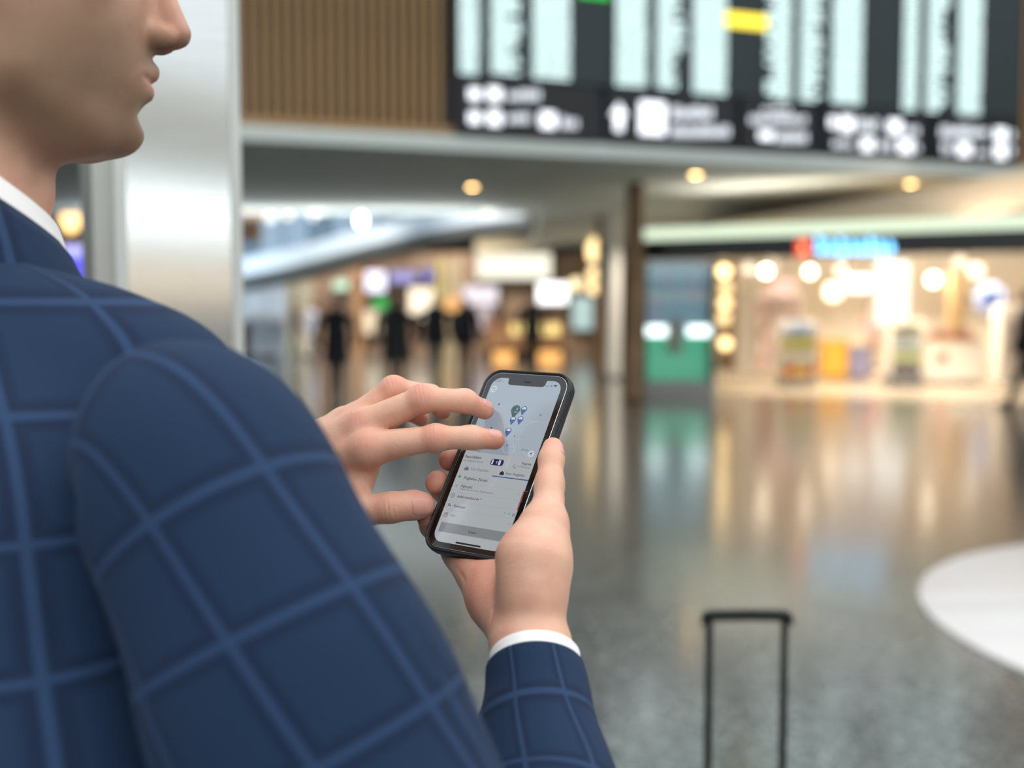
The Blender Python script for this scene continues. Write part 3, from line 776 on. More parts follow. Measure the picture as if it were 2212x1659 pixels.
# hanging shop lamps
for (x, y, e, d, r, l) in ((1655, 586, 12, 20, .09, 'bright shop spot lamp right of the cream pillar'), (1750, 587, 9, 20, .09, 'bright shop spot lamp under the red sign mark'), (1816, 584, 3.2, 20, .085, 'soft shop spot lamp under the blue letters'), (1617, 578, 1.3, 22, .11, 'dim amber shop lamp above the bulb column'), (1668, 572, 1.1, 23, .13, 'dim amber shop lamp behind the bright one'), (2016, 604, 9, 19, .10, 'large white shop lamp above the white counter'), (2072, 566, 1.8, 22, .12, 'small cream shop lamp right of the large white one'), (2108, 585, 3, 22, .14, 'wide cream shop lamp above the blue round sign'), (1800, 630, 4, 22, .17, 'wide white shop lamp left of the white light wall')):
    lamp('shop_lamp', x, y, d, r, (255, 236, 204), e, l, 'shop lamps')
IW = facing(23)
lightbox(IW, 1894, 1962, 566, 700, (255, 250, 240), 1.6, 'tall white light wall inside the shop', name='light_wall', cat='light box', frame_=(230, 226, 216))
lightbox(IW, 1828, 1880, 596, 628, (255, 250, 240), 3.0, 'white light panel left of the tall light wall', name='light_box', cat='light box', frame_=(230, 226, 216), hang=True)
lightbox(IW, 1668, 1716, 606, 640, (255, 196, 176), 1.3, 'coral and white light panel above the shop shelves', name='light_box', cat='light box', frame_=(230, 190, 180), hang=True)
DS = empty('round_sign', P(2140, 650, 24), 'blue square panel on a white round sign on the shop wall', 'sign')
ds = facing(24.0); c = P(2140, 646, 24)
m = MB(); m.prism([(c[0] + .36 * math.cos(t), c[2] + .36 * math.sin(t)) for t in np.linspace(0, 2 * math.pi, 32, endpoint=False)], c[1], c[1] + .05, lambda x, z, y: np.array([x, y, z])); m.build('disc', pbr('sign_disc', (150, 160, 190), .5), DS)
m = MB(); m.box((c[0] - .19, c[1] - .02, c[2] - .17), (c[0] + .19, c[1], c[2] + .17)); bevel(m.build('blue_panel', glow('blue_panel', (120, 150, 214), .8), DS), .04)
m = MB(); m.tube([c + np.array([0, .05, 0]), c + np.array([0, 3.5, 0])], .03, 8); m.build('bracket', pbr('stem_grey', (90, 90, 90), .5), DS)
fbox('shop_pillar', facing(23.5), 2056, 2084, 590, 790, -.3, 0, pbr('tan_pillar', (196, 168, 122), .6), 'tan pillar between the large white lamp and the round sign', 'pillar')
# shelf gondolas with goods
def gondola(x0, x1, ytop, yfoot, cols_, base, label, goods, grp):
    d = FPX * CAM[2] / (yfoot - HORIZON); F_ = facing(d); a0_, a1_ = F_.s_(x0, 700), F_.s_(x1, 700); H = F_.at((x0 + x1) / 2, ytop)[1]
    G = empty('shelf_stand', F_.w((a0_ + a1_) / 2, 0, -.2), label, 'shelf')
    m = MB(); F_.box(m, a0_, a1_, 0, .20, -.45, .0); m.build('base', pbr(f'gbase{x0}', base, .5), G)
    m = MB(); F_.box(m, a0_, a1_, .20, H, -.26, -.22); m.build('back_panel', pbr('gondola_back', (206, 200, 190), .6), G)
    for a_ in (a0_, a1_ - .02):
        m = MB(); F_.box(m, a_, a_ + .02, .20, H, -.45, 0); m.build('side_panel', pbr('gondola_side', (224, 218, 208), .6), G)
    n = 4; st = (H - .22) / n
    for k in range(n):
        z = .20 + k * st
        m = MB(); F_.box(m, a0_ + .02, a1_ - .02, z, z + .018, -.22, 0); m.build('shelf_board', pbr('gondola_shelf', (210, 206, 198), .5), G)
        nb = 5; w = (a1_ - a0_ - .06) / nb
        for j in range(nb):
            col = cols_[k][j % len(cols_[k])]; hh = st * (.58 + .22 * ((j * 7 + k * 3) % 4) / 3)
            m = MB(); F_.box(m, a0_ + .03 + j * w + .006, a0_ + .03 + (j + 1) * w - .006, z + .019, z + .019 + hh, -.17, -.03)
            o = m.build('carton', pbr(f'goods_{col[0]}_{col[1]}_{col[2]}', col, .5), label=f'{goods[k]}, {["first", "second", "third", "fourth", "last"][j]} from the left, {["lowest", "second", "third", "top"][k]} shelf of the {grp}', cat='carton', group=f'cartons on the {grp}, shelf {k + 1}')
            bevel(o, .008)
gondola(1688, 1766, 690, 838, [[(214, 160, 60), (196, 96, 60), (220, 190, 90)], [(206, 206, 190), (226, 220, 200)], [(196, 190, 110), (170, 176, 90)], [(150, 170, 196), (180, 190, 206), (120, 150, 186)]], (120, 118, 108), 'colourful shelf stand in front of the shop, left of the yellow stand', ['orange carton', 'white carton', 'yellow carton', 'pale blue carton'], 'colourful shelf stand')
gondola(1926, 1996, 690, 838, [[(80, 82, 88), (100, 100, 104)], [(168, 176, 128), (150, 160, 110)], [(160, 172, 170), (140, 150, 150)], [(120, 122, 96), (96, 92, 80)]], (84, 86, 88), 'grey green shelf stand in front of the tall light wall', ['dark grey carton', 'olive carton', 'grey carton', 'brown carton'], 'grey green shelf stand')
def stand(x0, x1, y0, yfoot, mat, label, cat='stand'):
    d = FPX * CAM[2] / (yfoot - HORIZON); F_ = facing(d); a0_, a1_ = F_.s_(x0, 700), F_.s_(x1, 700); H = F_.at((x0 + x1) / 2, y0)[1]
    G = empty('sales_stand', F_.w((a0_ + a1_) / 2, 0, -.2), label, cat)
    m = MB(); F_.box(m, a0_, a1_, .06, H, -.5, 0); bevel(m.build('body', mat, G), .02)
    m = MB(); F_.box(m, a0_ + .03, a1_ - .03, 0, .06, -.46, -.04); m.build('foot', pbr('stand_foot', (120, 96, 60), .6), G)
    m = MB(); F_.box(m, a0_ - .02, a1_ + .02, H, H + .03, -.52, .02); m.build('top', pbr('stand_top', (226, 200, 150), .5), G)
stand(1782, 1834, 735, 820, pbr('stand_yellow', (238, 182, 74), .5), 'golden yellow sales stand in the shop entrance')
stand(1838, 1884, 748, 820, pbr('stand_blue', (150, 150, 186), .5), 'lilac blue sales stand right of the yellow stand')
# white counter with goods
stand(2010, 2128, 738, 830, pbr('stand_white', (236, 230, 218), .5), 'wide white shop counter under the large white lamp', 'counter')
wc = facing(FPX * CAM[2] / (830 - HORIZON)); Hc = wc.at(2070, 738)[1] + .03
for k in range(7):
    x = 2020 + k * 15; a_ = wc.s_(x, 720); m = MB(); wc.box(m, a_ - .05, a_ + .05, Hc, Hc + .10 + .06 * (k % 3), -.35, -.15)
    bevel(m.build('gift_box', pbr(f'gift_{k % 3}', ((196, 120, 110), (170, 110, 96), (206, 150, 140))[k % 3], .5), label=f'small rose brown gift box, {["first", "second", "third", "fourth", "fifth", "sixth", "last"][k]} from the left on the white counter', cat='box', group='gift boxes on the white counter'), .01)
m = MB(); wc.pbox(m, 2022, 2046, 762, 786, .001, .012); m.build('red_label', pbr('red_label', (226, 130, 116), .5), label='pale red square notice on the front of the white counter', cat='notice')
# wall shelf left inside the shop
WS = empty('wall_shelf', P(1664, 800, 22), 'white wall shelf unit with rose goods behind the colourful stand', 'shelf'); wf_ = facing(22)
m = MB(); wf_.pbox(m, 1638, 1742, 636, 806, -.4, -.36); m.build('back_panel', pbr('shelf_back', (238, 222, 212), .6), WS)
for k in range(6):
    m = MB(); wf_.pbox(m, 1638, 1742, 640 + k * 30, 643 + k * 30, -.36, 0); m.build('shelf_board', pbr('shelf_board', (226, 208, 192), .5), WS)
for k in range(5):
    for j in range(6):
        x = 1643 + j * 16.5; y = 670 + k * 30; m = MB(); wf_.pbox(m, x, x + 11, y - 17 + (j * 5 + k * 3) % 6, y, -.28, -.08)
        bevel(m.build('bottle_box', pbr(f'rose_{(j + k) % 4}', ((214, 170, 160), (226, 206, 200), (170, 130, 116), (240, 226, 218))[(j + k) % 4], .5), label=f'small box, {["first", "second", "third", "fourth", "fifth", "last"][j]} from the left, {["top", "second", "third", "fourth", "lowest"][k]} row of the rose wall shelf', cat='box', group='boxes on the wall shelf'), .006)
# right end shelf
RS = empty('end_shelf', P(2190, 800, 19), 'white shelf unit at the right edge of the shop', 'shelf'); rf_ = facing(19)
m = MB(); rf_.pbox(m, 2168, 2300, 660, 832, -.5, -.1); bevel(m.build('body', pbr('stand_white', (236, 230, 218), .5), RS), .02)
for k in range(4):
    m = MB(); rf_.pbox(m, 2172, 2296, 690 + k * 34, 694 + k * 34, -.1, .15); m.build('shelf_board', pbr('shelf_board', (226, 208, 192), .5), RS)

# ------------------------------------------------------------------ bench at the left, floor disc, suitcase
BD = 24.0; bf = facing(BD)
BN = empty('lounge_chair', bf.w(bf.s_(548), 0), 'black lounge chair seen from the side beside the steel column', 'chair')
BLK = pbr('black_leather', (22, 24, 26), .5)
m = MB(); bf.pbox(m, 512, 530, 694, 775, -.6, 0); bevel(m.build('backrest', BLK, BN), .04)
m = MB(); bf.pbox(m, 512, 588, 768, 779, -.6, 0); bevel(m.build('seat', BLK, BN), .03)
for x in (512, 582):
    for o in (-.55, -.05):
        m = MB(); a_ = bf.s_(x); m.tube([bf.w(a_, bf.at(x, 779)[1], o), bf.w(a_, 0, o)], .02, 8); m.build('leg', pbr('chair_leg', (60, 62, 64), .3, metal=.8), BN)
p3 = [at_z(x, y, 0)[:2] for x, y in ((1990, 1306), (2208, 1180), (2206, 1450))]
def circ(a, b, c):
    A = 2 * np.array([b - a, c - a]); B = np.array([b @ b - a @ a, c @ c - a @ a]); o = np.linalg.solve(A, B); return o, np.linalg.norm(a - o)
cc, cr = circ(*p3)
m = MB(); m.lathe([(cr, .0005), (cr, .010), (cr - .004, .014), (.01, .014)], 96, np.array([cc[0], cc[1], 0]))
m.build('floor_disc', noisy('white_marble', (226, 220, 216), (240, 236, 233), 1.2, .35, stretch=(.4, 2.5, 1), detail=6), label='large round white disc lying on the grey floor beyond the suitcase handle', cat='floor disc')
# suitcase
SU = 2.05
g0, g1 = P(1517, 1330, SU), P(1711, 1330, SU)
gc = (g0 + g1) / 2; hz = gc[2]; ux = unit(g1 - g0); uy = np.array([0, 1.0, 0])
CASE = empty('suitcase', np.array([gc[0], gc[1], 0]), 'black trolley suitcase with its telescopic handle pulled out, beside the man', 'suitcase')
BKP = pbr('black_plastic', (9, 10, 12), .5, spec=.25)
def sbox(x0, x1, y0, y1, z0, z1): m = MB(); m.box((x0, y0, z0), (x1, y1, z1), None, np.array([gc[0], gc[1], 0])); return m
m = MB(); r_ = .0085
prof = [(-.083, -.010), (-.078, -.003), (-.07, .0), (0, .0015), (.07, .0), (.078, -.003), (.083, -.010)]
m.rings([[gc + np.array([x, .012 * math.cos(t), z + .0105 * math.sin(t)]) for t in np.linspace(0, 2 * math.pi, 14, endpoint=False)] for x, z in prof]); m.build('grip', BKP, CASE)
for s in (-1, 1):
    t = MB(); t.tube([gc + np.array([.0695 * s, 0, -.004]), gc + np.array([.0695 * s, 0, -.30])], .0072, 12); t.build('handle_tube', BKP, CASE)
    t = MB(); t.tube([gc + np.array([.0695 * s, 0, -.30]), gc + np.array([.0695 * s, 0, -(hz - .50)])], .0088, 12); t.build('handle_tube', BKP, CASE)
body = sbox(-.18, .18, -.03, .20, .06, .56).build('shell', noisy('shell_black', (24, 26, 28), (34, 36, 38), 60, .4), CASE); bevel(body, .035, 4)
for k in range(6): bevel(sbox(-.155 + k * .058, -.135 + k * .058, -.034, -.028, .10, .52).build('rib', BKP, CASE), .002)
for sx in (-.14, .14):
    for sy in (0, .17):
        m = MB(); c = np.array([gc[0] + sx, gc[1] + sy, .027]); m.tube([c + np.array([-.012, 0, 0]), c + np.array([.012, 0, 0])], .026, 16); m.build('wheel', pbr('wheel_grey', (50, 52, 54), .5), CASE)
        m = MB(); m.box((-.016, -.014, .03), (.016, .014, .062), None, np.array([c[0], c[1], 0])); m.build('wheel_fork', BKP, CASE)

# ------------------------------------------------------------------ people in the hall
SKIN2 = pbr('skin_far', (206, 160, 136), .5)
def walker(x, yfoot, h, yaw, coat, trous, hairc, label, coat_len=.55, stride=.18, wide=1.0, arms=.06, hood=None, bag=None, hairlong=False):
    d = FPX * CAM[2] / (yfoot - HORIZON); o = P(x, HORIZON, d) * np.array([1, 1, 0]); k = h / 1.75
    f = np.array([math.sin(yaw), math.cos(yaw), 0]); r = np.array([math.cos(yaw), -math.sin(yaw), 0])
    def T(a, b, c): return o + k * (r * a + f * b + Z(c))
    W = empty('person', o, label, 'person', None)
    rad = lambda v: v * k
    legs = [[(T(.085 * s, 0, .88), rad(.085)), (T(.08 * s, stride * .45 * s, .48), rad(.062)), (T(.08 * s, stride * s, .09), rad(.045))] for s in (-1, 1)]
    def arm(s): return [(T(.19 * wide * s, 0, 1.40), rad(.055)), (T(.225 * wide * s, -arms * s, 1.12), rad(.052)), (T(.20 * wide * s, .10 - arms * s * .6, .90), rad(.04))]
    def sk(p):
        q = cap(p, T(0, 0, 1.42), T(0, .02, 1.54), rad(.055), rad(.05))
        q = smin(q, ell(p, T(0, .02, 1.635), (rad(.082), rad(.095), rad(.112))), .02)
        q = smin(q, cap(p, T(0, .11, 1.63), T(0, .125, 1.605), rad(.012), rad(.015)), .01)
        q = smin(q, cap(p, T(0, 0, 1.42), T(0, 0, .9), rad(.09), rad(.09)), .05)
        for s in (-1, 1):
            A = arm(s); q = smin(q, chain(p, [(T(0, 0, 1.38), rad(.06))] + [(a, b * .7) for a, b in A], .02), .03)
            q = smin(q, cap(p, A[2][0], A[2][0] + k * (f * .05 - Z(.12)), rad(.03), rad(.026)), .01)
            q = smin(q, chain(p, [(a, b * .65) for a, b in legs[(s + 1) // 2]], .02), .04)
        return q
    B0, B1 = o + np.array([-.6, -.6, -.02]) * k, o + np.array([.6, .6, 1.82]) * k
    hv = .016 * k
    V, Q = surface(sk, B0, B1, hv); link('body', mesh_np('body', V, Q), SKIN2, W)
    def ct(p):
        q = cap(p, T(0, 0, 1.36), T(0, 0, 1.0), rad(.135 * wide), rad(.135 * wide))
        q = smin(q, cap(p, T(-.13 * wide, 0, 1.39), T(.13 * wide, 0, 1.39), rad(.075), rad(.075)), .05)
        q = smin(q, cap(p, T(0, 0, 1.0), T(0, 0, 1.42 - coat_len), rad(.14 * wide), rad(.165 * wide)), .05)
        for s in (-1, 1): q = smin(q, chain(p, arm(s), .02), .03)
        q = np.maximum(q, (o[2] + k * (1.36 - coat_len)) - p[:, 2])
        return smin(q, cap(p, T(0, -.02, 1.46), T(0, 0, 1.49), rad(.075), rad(.07)), .02)
    V, Q = surface(ct, B0, B1, hv); link('coat', mesh_np('coat', V, Q), pbr(f'coat_{coat[0]}_{coat[1]}_{coat[2]}', coat, .85), W)
    def trf(p):
        q = None
        for L_ in legs:
            e = chain(p, L_, .02); q = e if q is None else smin(q, e, .03)
        return np.maximum(q, .06 * k - p[:, 2])
    V, Q = surface(trf, B0, B1, hv); link('trousers', mesh_np('trousers', V, Q), pbr(f'trous_{trous[0]}_{trous[1]}_{trous[2]}', trous, .85), W)
    def hr(p):
        q = ell(p, T(0, -.005, 1.665), (rad(.094), rad(.108), rad(.105)))
        if hairlong: q = smin(q, cap(p, T(0, -.06, 1.62), T(0, -.09, 1.42), rad(.075), rad(.06)), .03)
        fr_ = (p - T(0, .055, 1.655).astype(np.float32)) @ (f * .85 - Z(.5)).astype(np.float32)
        return smax(q, fr_, .01)
    V, Q = surface(hr, T(0, 0, 1.55) - .4, T(0, 0, 1.65) + .25, hv * .8); link('hair', mesh_np('hair', V, Q), pbr(f'hair_{hairc[0]}_{hairc[1]}', hairc, .7), W)
    for s in (-1, 1):
        a = legs[(s + 1) // 2][2][0]; c = np.array([a[0], a[1], 0])
        def shf(p): return np.maximum(cap(p, c + Z(.045 * k) - f * .04, c + Z(.04 * k) + f * .16 * k, rad(.045), rad(.036)), -p[:, 2] + .001)
        V, Q = surface(shf, c - np.array([.3, .3, .01]), c + np.array([.3, .3, .14]), hv * .8); link('shoe', mesh_np('shoe', V, Q), pbr('shoe_black', (20, 20, 22), .5), W)
    return o, T
walker(725, 862, 1.66, 2.9, (20, 28, 34), (16, 20, 24), (58, 70, 92), 'person in dark coat and blue grey hat walking alone between column and hand', .75, .05, 1.4)
walker(856, 838, 1.66, .1, (46, 50, 54), (22, 24, 28), (44, 38, 34), 'person in wide charcoal grey coat walking away above the raised knuckles', .85, .10, 1.8)
walker(940, 818, 1.70, 3.0, (24, 28, 36), (78, 88, 102), (40, 34, 30), 'person in black jacket and grey blue trousers behind the hand', .60, .16, 1.7)
walker(1003, 814, 1.66, .3, (20, 26, 40), (28, 32, 44), (40, 34, 30), 'person in navy jacket left of the phone top', .62, .16, 1.6)
walker(1150, 796, 1.78, 3.1, (24, 24, 22), (26, 26, 24), (40, 30, 26), 'person in long black coat standing at the far counter', .75, .03, 1.5)
walker(637, 772, 1.68, 1.5, (42, 38, 42), (40, 40, 46), (50, 40, 36), 'person in dark plum coat near the pale partition', .6, .16, .95)
walker(676, 778, 1.60, -1.2, (196, 198, 216), (60, 66, 78), (120, 90, 76), 'person in pale lilac jacket beside the dark plum coat', .62, .14, 1.15)
walker(1884, 800, 1.62, 2.6, (206, 150, 150), (170, 150, 120), (74, 44, 26), 'person with brown hair and rose top inside the lit shop', .6, .05, .9, hairlong=True)
walker(2222, 884, 1.74, -1.0, (30, 26, 26), (14, 15, 16), (36, 30, 28), 'person in black cut off by the right edge of the picture', .55, .22, 1.05)
# ------------------------------------------------------------------ the phone's place (display centre, right, up, outward)
PC = CAM + np.stack([RT, UP, FW], 1) @ np.array([-0.010, -0.0551, 0.803])
PU = unit(np.stack([RT, UP, FW], 1) @ np.array([0.821, -0.0582, -0.5685]))
PV = np.stack([RT, UP, FW], 1) @ np.array([0.3255, 0.8647, 0.382]); PV = unit(PV - PU * (PU @ PV))
PN = np.cross(PU, PV)
def SP(a, b, c): return PC + (a * PU + b * PV + c * PN) / 1000
def PL(x, y, c): return on_plane(x, y, PC + PN * c / 1000, PN)

# ------------------------------------------------------------------ the man with the phone
SKIN = skin_material()
PLAID = plaid_material()
MAN = empty('person', (-0.30, 0.66, 0), 'man in navy windowpane check suit looking down at the phone he holds', 'person')
mm = 0.001

# --- left hand: back of the hand to the viewer, index and middle finger on the screen
LI = [(P(797, 968, 0.806), 12.5), (P(941, 946, 0.797), 8.9), (P(1018, 945, 0.800), 8.1), (PL(1069, 950, 7.2), 7.2)]
LM = [(P(783, 922, 0.817), 12.5), (P(911, 862, 0.808), 9.4), (P(1004, 866, 0.815), 8.2), (PL(1047, 886, 7.0), 7.0)]
LR = [(P(762, 912, 0.836), 12.0), (P(850, 841, 0.834), 9.2), (P(930, 856, 0.848), 8.3), (P(955, 886, 0.846), 7.2)]
LL = [(P(745, 915, 0.852), 11.0), (P(835, 868, 0.862), 8.5), (P(885, 886, 0.868), 7.4), (P(909, 903, 0.864), 6.6)]
LT = [(P(690, 1062, 0.826), 17), (P(765, 1105, 0.806), 12.6), (P(846, 1096, 0.800), 10.3), (P(893, 1091, 0.803), 9.8), (P(913, 1091, 0.804), 8.9)]
LW = P(600, 1010, 0.86)
LARM = P(380, 1010, 0.97)
VIEW_L = unit(CAM - P(850, 950, 0.81))
L_OUT = unit(VIEW_L + 0.55 * UP)           # dorsal side of the tapping hand
def knuckle(p, j, ax, nrm, depth=0.00045, gap=0.0026, rad=0.010):
    q = p - np.asarray(j, np.float32); s = q @ np.asarray(unit(ax), np.float32)
    side = np.clip((q @ np.asarray(unit(nrm), np.float32)) / 0.006, 0, 1)
    w = np.exp(-(n_(q) / rad) ** 4) * side
    c = sum(np.exp(-((s - s0) / 0.00085) ** 2) * a for s0, a in ((-gap * 1.5, 0.6), (-gap * 0.45, 1.0), (gap * 0.55, 0.9), (gap * 1.6, 0.5)))
    return depth * c * w
def sc(ch): return [(np.asarray(a), r * mm) for a, r in ch]
LI, LM, LR, LL, LT = map(sc, (LI, LM, LR, LL, LT))
def left_hand(p):
    palm = cap(p, LW, LI[0][0], .019, .0135)
    for q, r0, r1 in ((LM, .020, .0135), (LR, .020, .0125), (LL, .018, .0115)):
        palm = smin(palm, cap(p, LW, q[0][0], r0, r1), .008)
    palm = smin(palm, cap(p, LI[0][0], LL[0][0], .0115, .0105), .006)
    palm = smin(palm, cap(p, LW, LARM, .026, .033), .012)
    palm = smin(palm, cap(p, LW, LT[0][0], .019, .017), .012)
    palm = smin(palm, cap(p, P(792, 1012, .818), P(770, 1062, .814), .0095, .0085), .010)      # web between index and thumb
    palm = smin(palm, cap(p, P(730, 1000, .835), P(770, 1040, .822), .016, .010), .010)
    d = smin(palm, chain(p, LT, .006), .009)
    for q in (LI, LM, LR, LL):
        f = chain(p, q, .005)
        f = smin(f, ell(p, q[1][0], (q[1][1] * 1.03,) * 3), .004)
        d = np.minimum(smin(palm, f, .0065), d)
    for q, i in ((LI, 1), (LI, 2), (LM, 1), (LM, 2), (LR, 1)):
        ax = q[i + 1][0] - q[i - 1][0]
        d = d + knuckle(p, q[i][0] + L_OUT * q[i][1] * .6, ax, L_OUT, .0009 if i == 1 else .0005)
    d = d + knuckle(p, LT[2][0] + VIEW_L * LT[2][1] * .6, LT[3][0] - LT[1][0], VIEW_L, .0007, .0032, .013)
    for q in (LI, LM):                                       # wrinkles over the big knuckles and the tendons
        j = q[0][0] + L_OUT * .008
        d = d + knuckle(p, j, q[1][0] - LW, L_OUT, .00016, .0030, .013)
    return d
# --- right hand: holds the phone from below, thumb along its right side
W_R = P(1148, 1390, .714)
RT_ = sc([(PL(1152, 1268, 8), 20), (PL(1181, 1128, 11), 11.8), (PL(1187, 1047, 9), 9.6), (PL(1191, 992, 8), 8.3), (PL(1194, 967, 7.5), 7.2)])
RI = sc([(SP(34, -16, -23), 11), (SP(18, 22, -23.5), 9.5), (SP(-8, 32, -20), 8.2), (SP(-22, 34, -18.6), 7.4)])
RM = sc([(SP(28, -18, -25), 12), (SP(-13, 2, -24), 9.8), (SP(-40, 4, -19.5), 8.8), (SP(-47.6, -2, -6), 8.2)])
RR = sc([(SP(8, -28, -25), 12), (SP(-31, -22, -26), 9.8), (SP(-50.5, -22, -17), 9.3), (SP(-48.8, -22, -4.5), 9.4)])
RL = sc([(SP(-10, -46, -25), 11.5), (SP(-38, -53, -25), 9.3), (SP(-48, -52, -16), 8.6), (SP(-46.5, -50, -6), 8.0)])
E_R = P(1030, 2250, .505)
S_R = P(420, 1025, .535)
F1 = P(1165, 1790, .625); F2 = P(1160, 1550, .680); F3 = P(1156, 1447, .7045)
def right_hand(p):
    w = W_R
    fdir = unit(W_R - E_R)
    palm = cap(p, w, RI[0][0], .018, .0125)
    for q, r0, r1 in ((RM, .019, .0125), (RR, .019, .0125), (RL, .018, .0125)):
        palm = smin(palm, cap(p, w, q[0][0], r0, r1), .010)
    palm = smin(palm, cap(p, RI[0][0], RL[0][0], .0115, .0105), .006)
    hyp = smin(cap(p, PL(1003, 1185, -27), PL(1080, 1290, -15), .0165, .0215), cap(p, PL(1080, 1290, -15), PL(1120, 1375, -6), .0215, .0185), .010)
    palm = smin(palm, hyp, .006)
    palm = smin(palm, cap(p, PL(1003, 1185, -27), RL[1][0], .0155, .0105), .008)
    then = smin(cap(p, PL(1172, 1140, 12), PL(1154, 1208, 13), .0155, .0228), cap(p, PL(1154, 1208, 13), PL(1152, 1285, 8), .0228, .0212), .012)
    wr = smin(cap(p, P(1124, 1400, .714), F2 - RT * .006, .0170, .0210), cap(p, P(1172, 1400, .712), F2 + RT * .008, .0165, .0210), .012)
    palm = smin(palm, wr, .012)
    d = smin(palm, then, .010)
    th = chain(p, RT_, .005)
    d = smin(d, th, .010)
    for q in (RI, RM, RR, RL):
        d = np.minimum(smin(palm, chain(p, q, .005), .006), d)
    vw = unit(CAM - RT_[2][0]); sd = unit(RT * .9 + vw * .5)
    d = d + knuckle(p, RT_[2][0] + sd * .006, RT_[1][0] - RT_[3][0], sd, .00035, .0034, .010)
    # creases across the heel of the hand and tendon furrow at the wrist
    for a, b, dep in ((PL(985, 1212, -12), PL(1012, 1258, -2), .0012), (PL(1004, 1216, -10), PL(1030, 1250, 2), .0010), (PL(1072, 1318, 10), PL(1062, 1378, 8), .0011)):
        dd = cap(p, a, b, 0, 0)
        d = d + dep * np.exp(-(dd / .0022) ** 2)
    # the case pushes into the soft thenar and the finger tips: never cross the phone
    q = np.stack([(p - PC.astype(np.float32)) @ PU.astype(np.float32), (p - PC.astype(np.float32)) @ PV.astype(np.float32), (p - PC.astype(np.float32)) @ PN.astype(np.float32)], 1)
    bx = np.abs(q - np.array([0, 0, -.0048], np.float32)) - np.array([.0388 - .004, .0748 - .004, .0060 - .004], np.float32)
    box = n_(np.maximum(bx, 0)) + np.minimum(bx.max(1), 0) - .004
    return smax(d, -(box - .0003), .0015)
def blush_for(V, tips, knucks):
    b = np.zeros(len(V))
    for t, r, a in tips + knucks:
        b = np.maximum(b, a * np.exp(-(np.linalg.norm(V - np.asarray(t), axis=1) / r) ** 2))
    return b
HANDS = []
def hand_piece(fn, pts, h, tips):
    A = np.array(pts); lo, hi = A.min(0) - .032, A.max(0) + .032
    V, Q = surface(fn, lo, hi, h)
    return V, Q, blush_for(V, *tips)
lp = [a for q in (LI, LM, LR, LL, LT) for a, r in q] + [LW]
rp = [a for q in (RI, RM, RR, RL, RT_) for a, r in q] + [W_R, F2]
HVOX = .0008
pl = hand_piece(left_hand, lp, HVOX, ([(q[-1][0], .013, .75) for q in (LI, LM, LR, LL, LT)], [(q[1][0] + L_OUT * .006, .011, .55) for q in (LI, LM, LR)] + [(LT[2][0], .014, .5)] + [(q[0][0] + L_OUT * .01, .014, .4) for q in (LI, LM)]))
pr = hand_piece(right_hand, rp, HVOX, ([(q[-1][0], .014, .8) for q in (RM, RR, RL)] + [(RT_[-1][0], .012, .35)], [(PL(1040, 1270, -2), .03, .55), (PL(1060, 1350, 5), .016, .3)]))

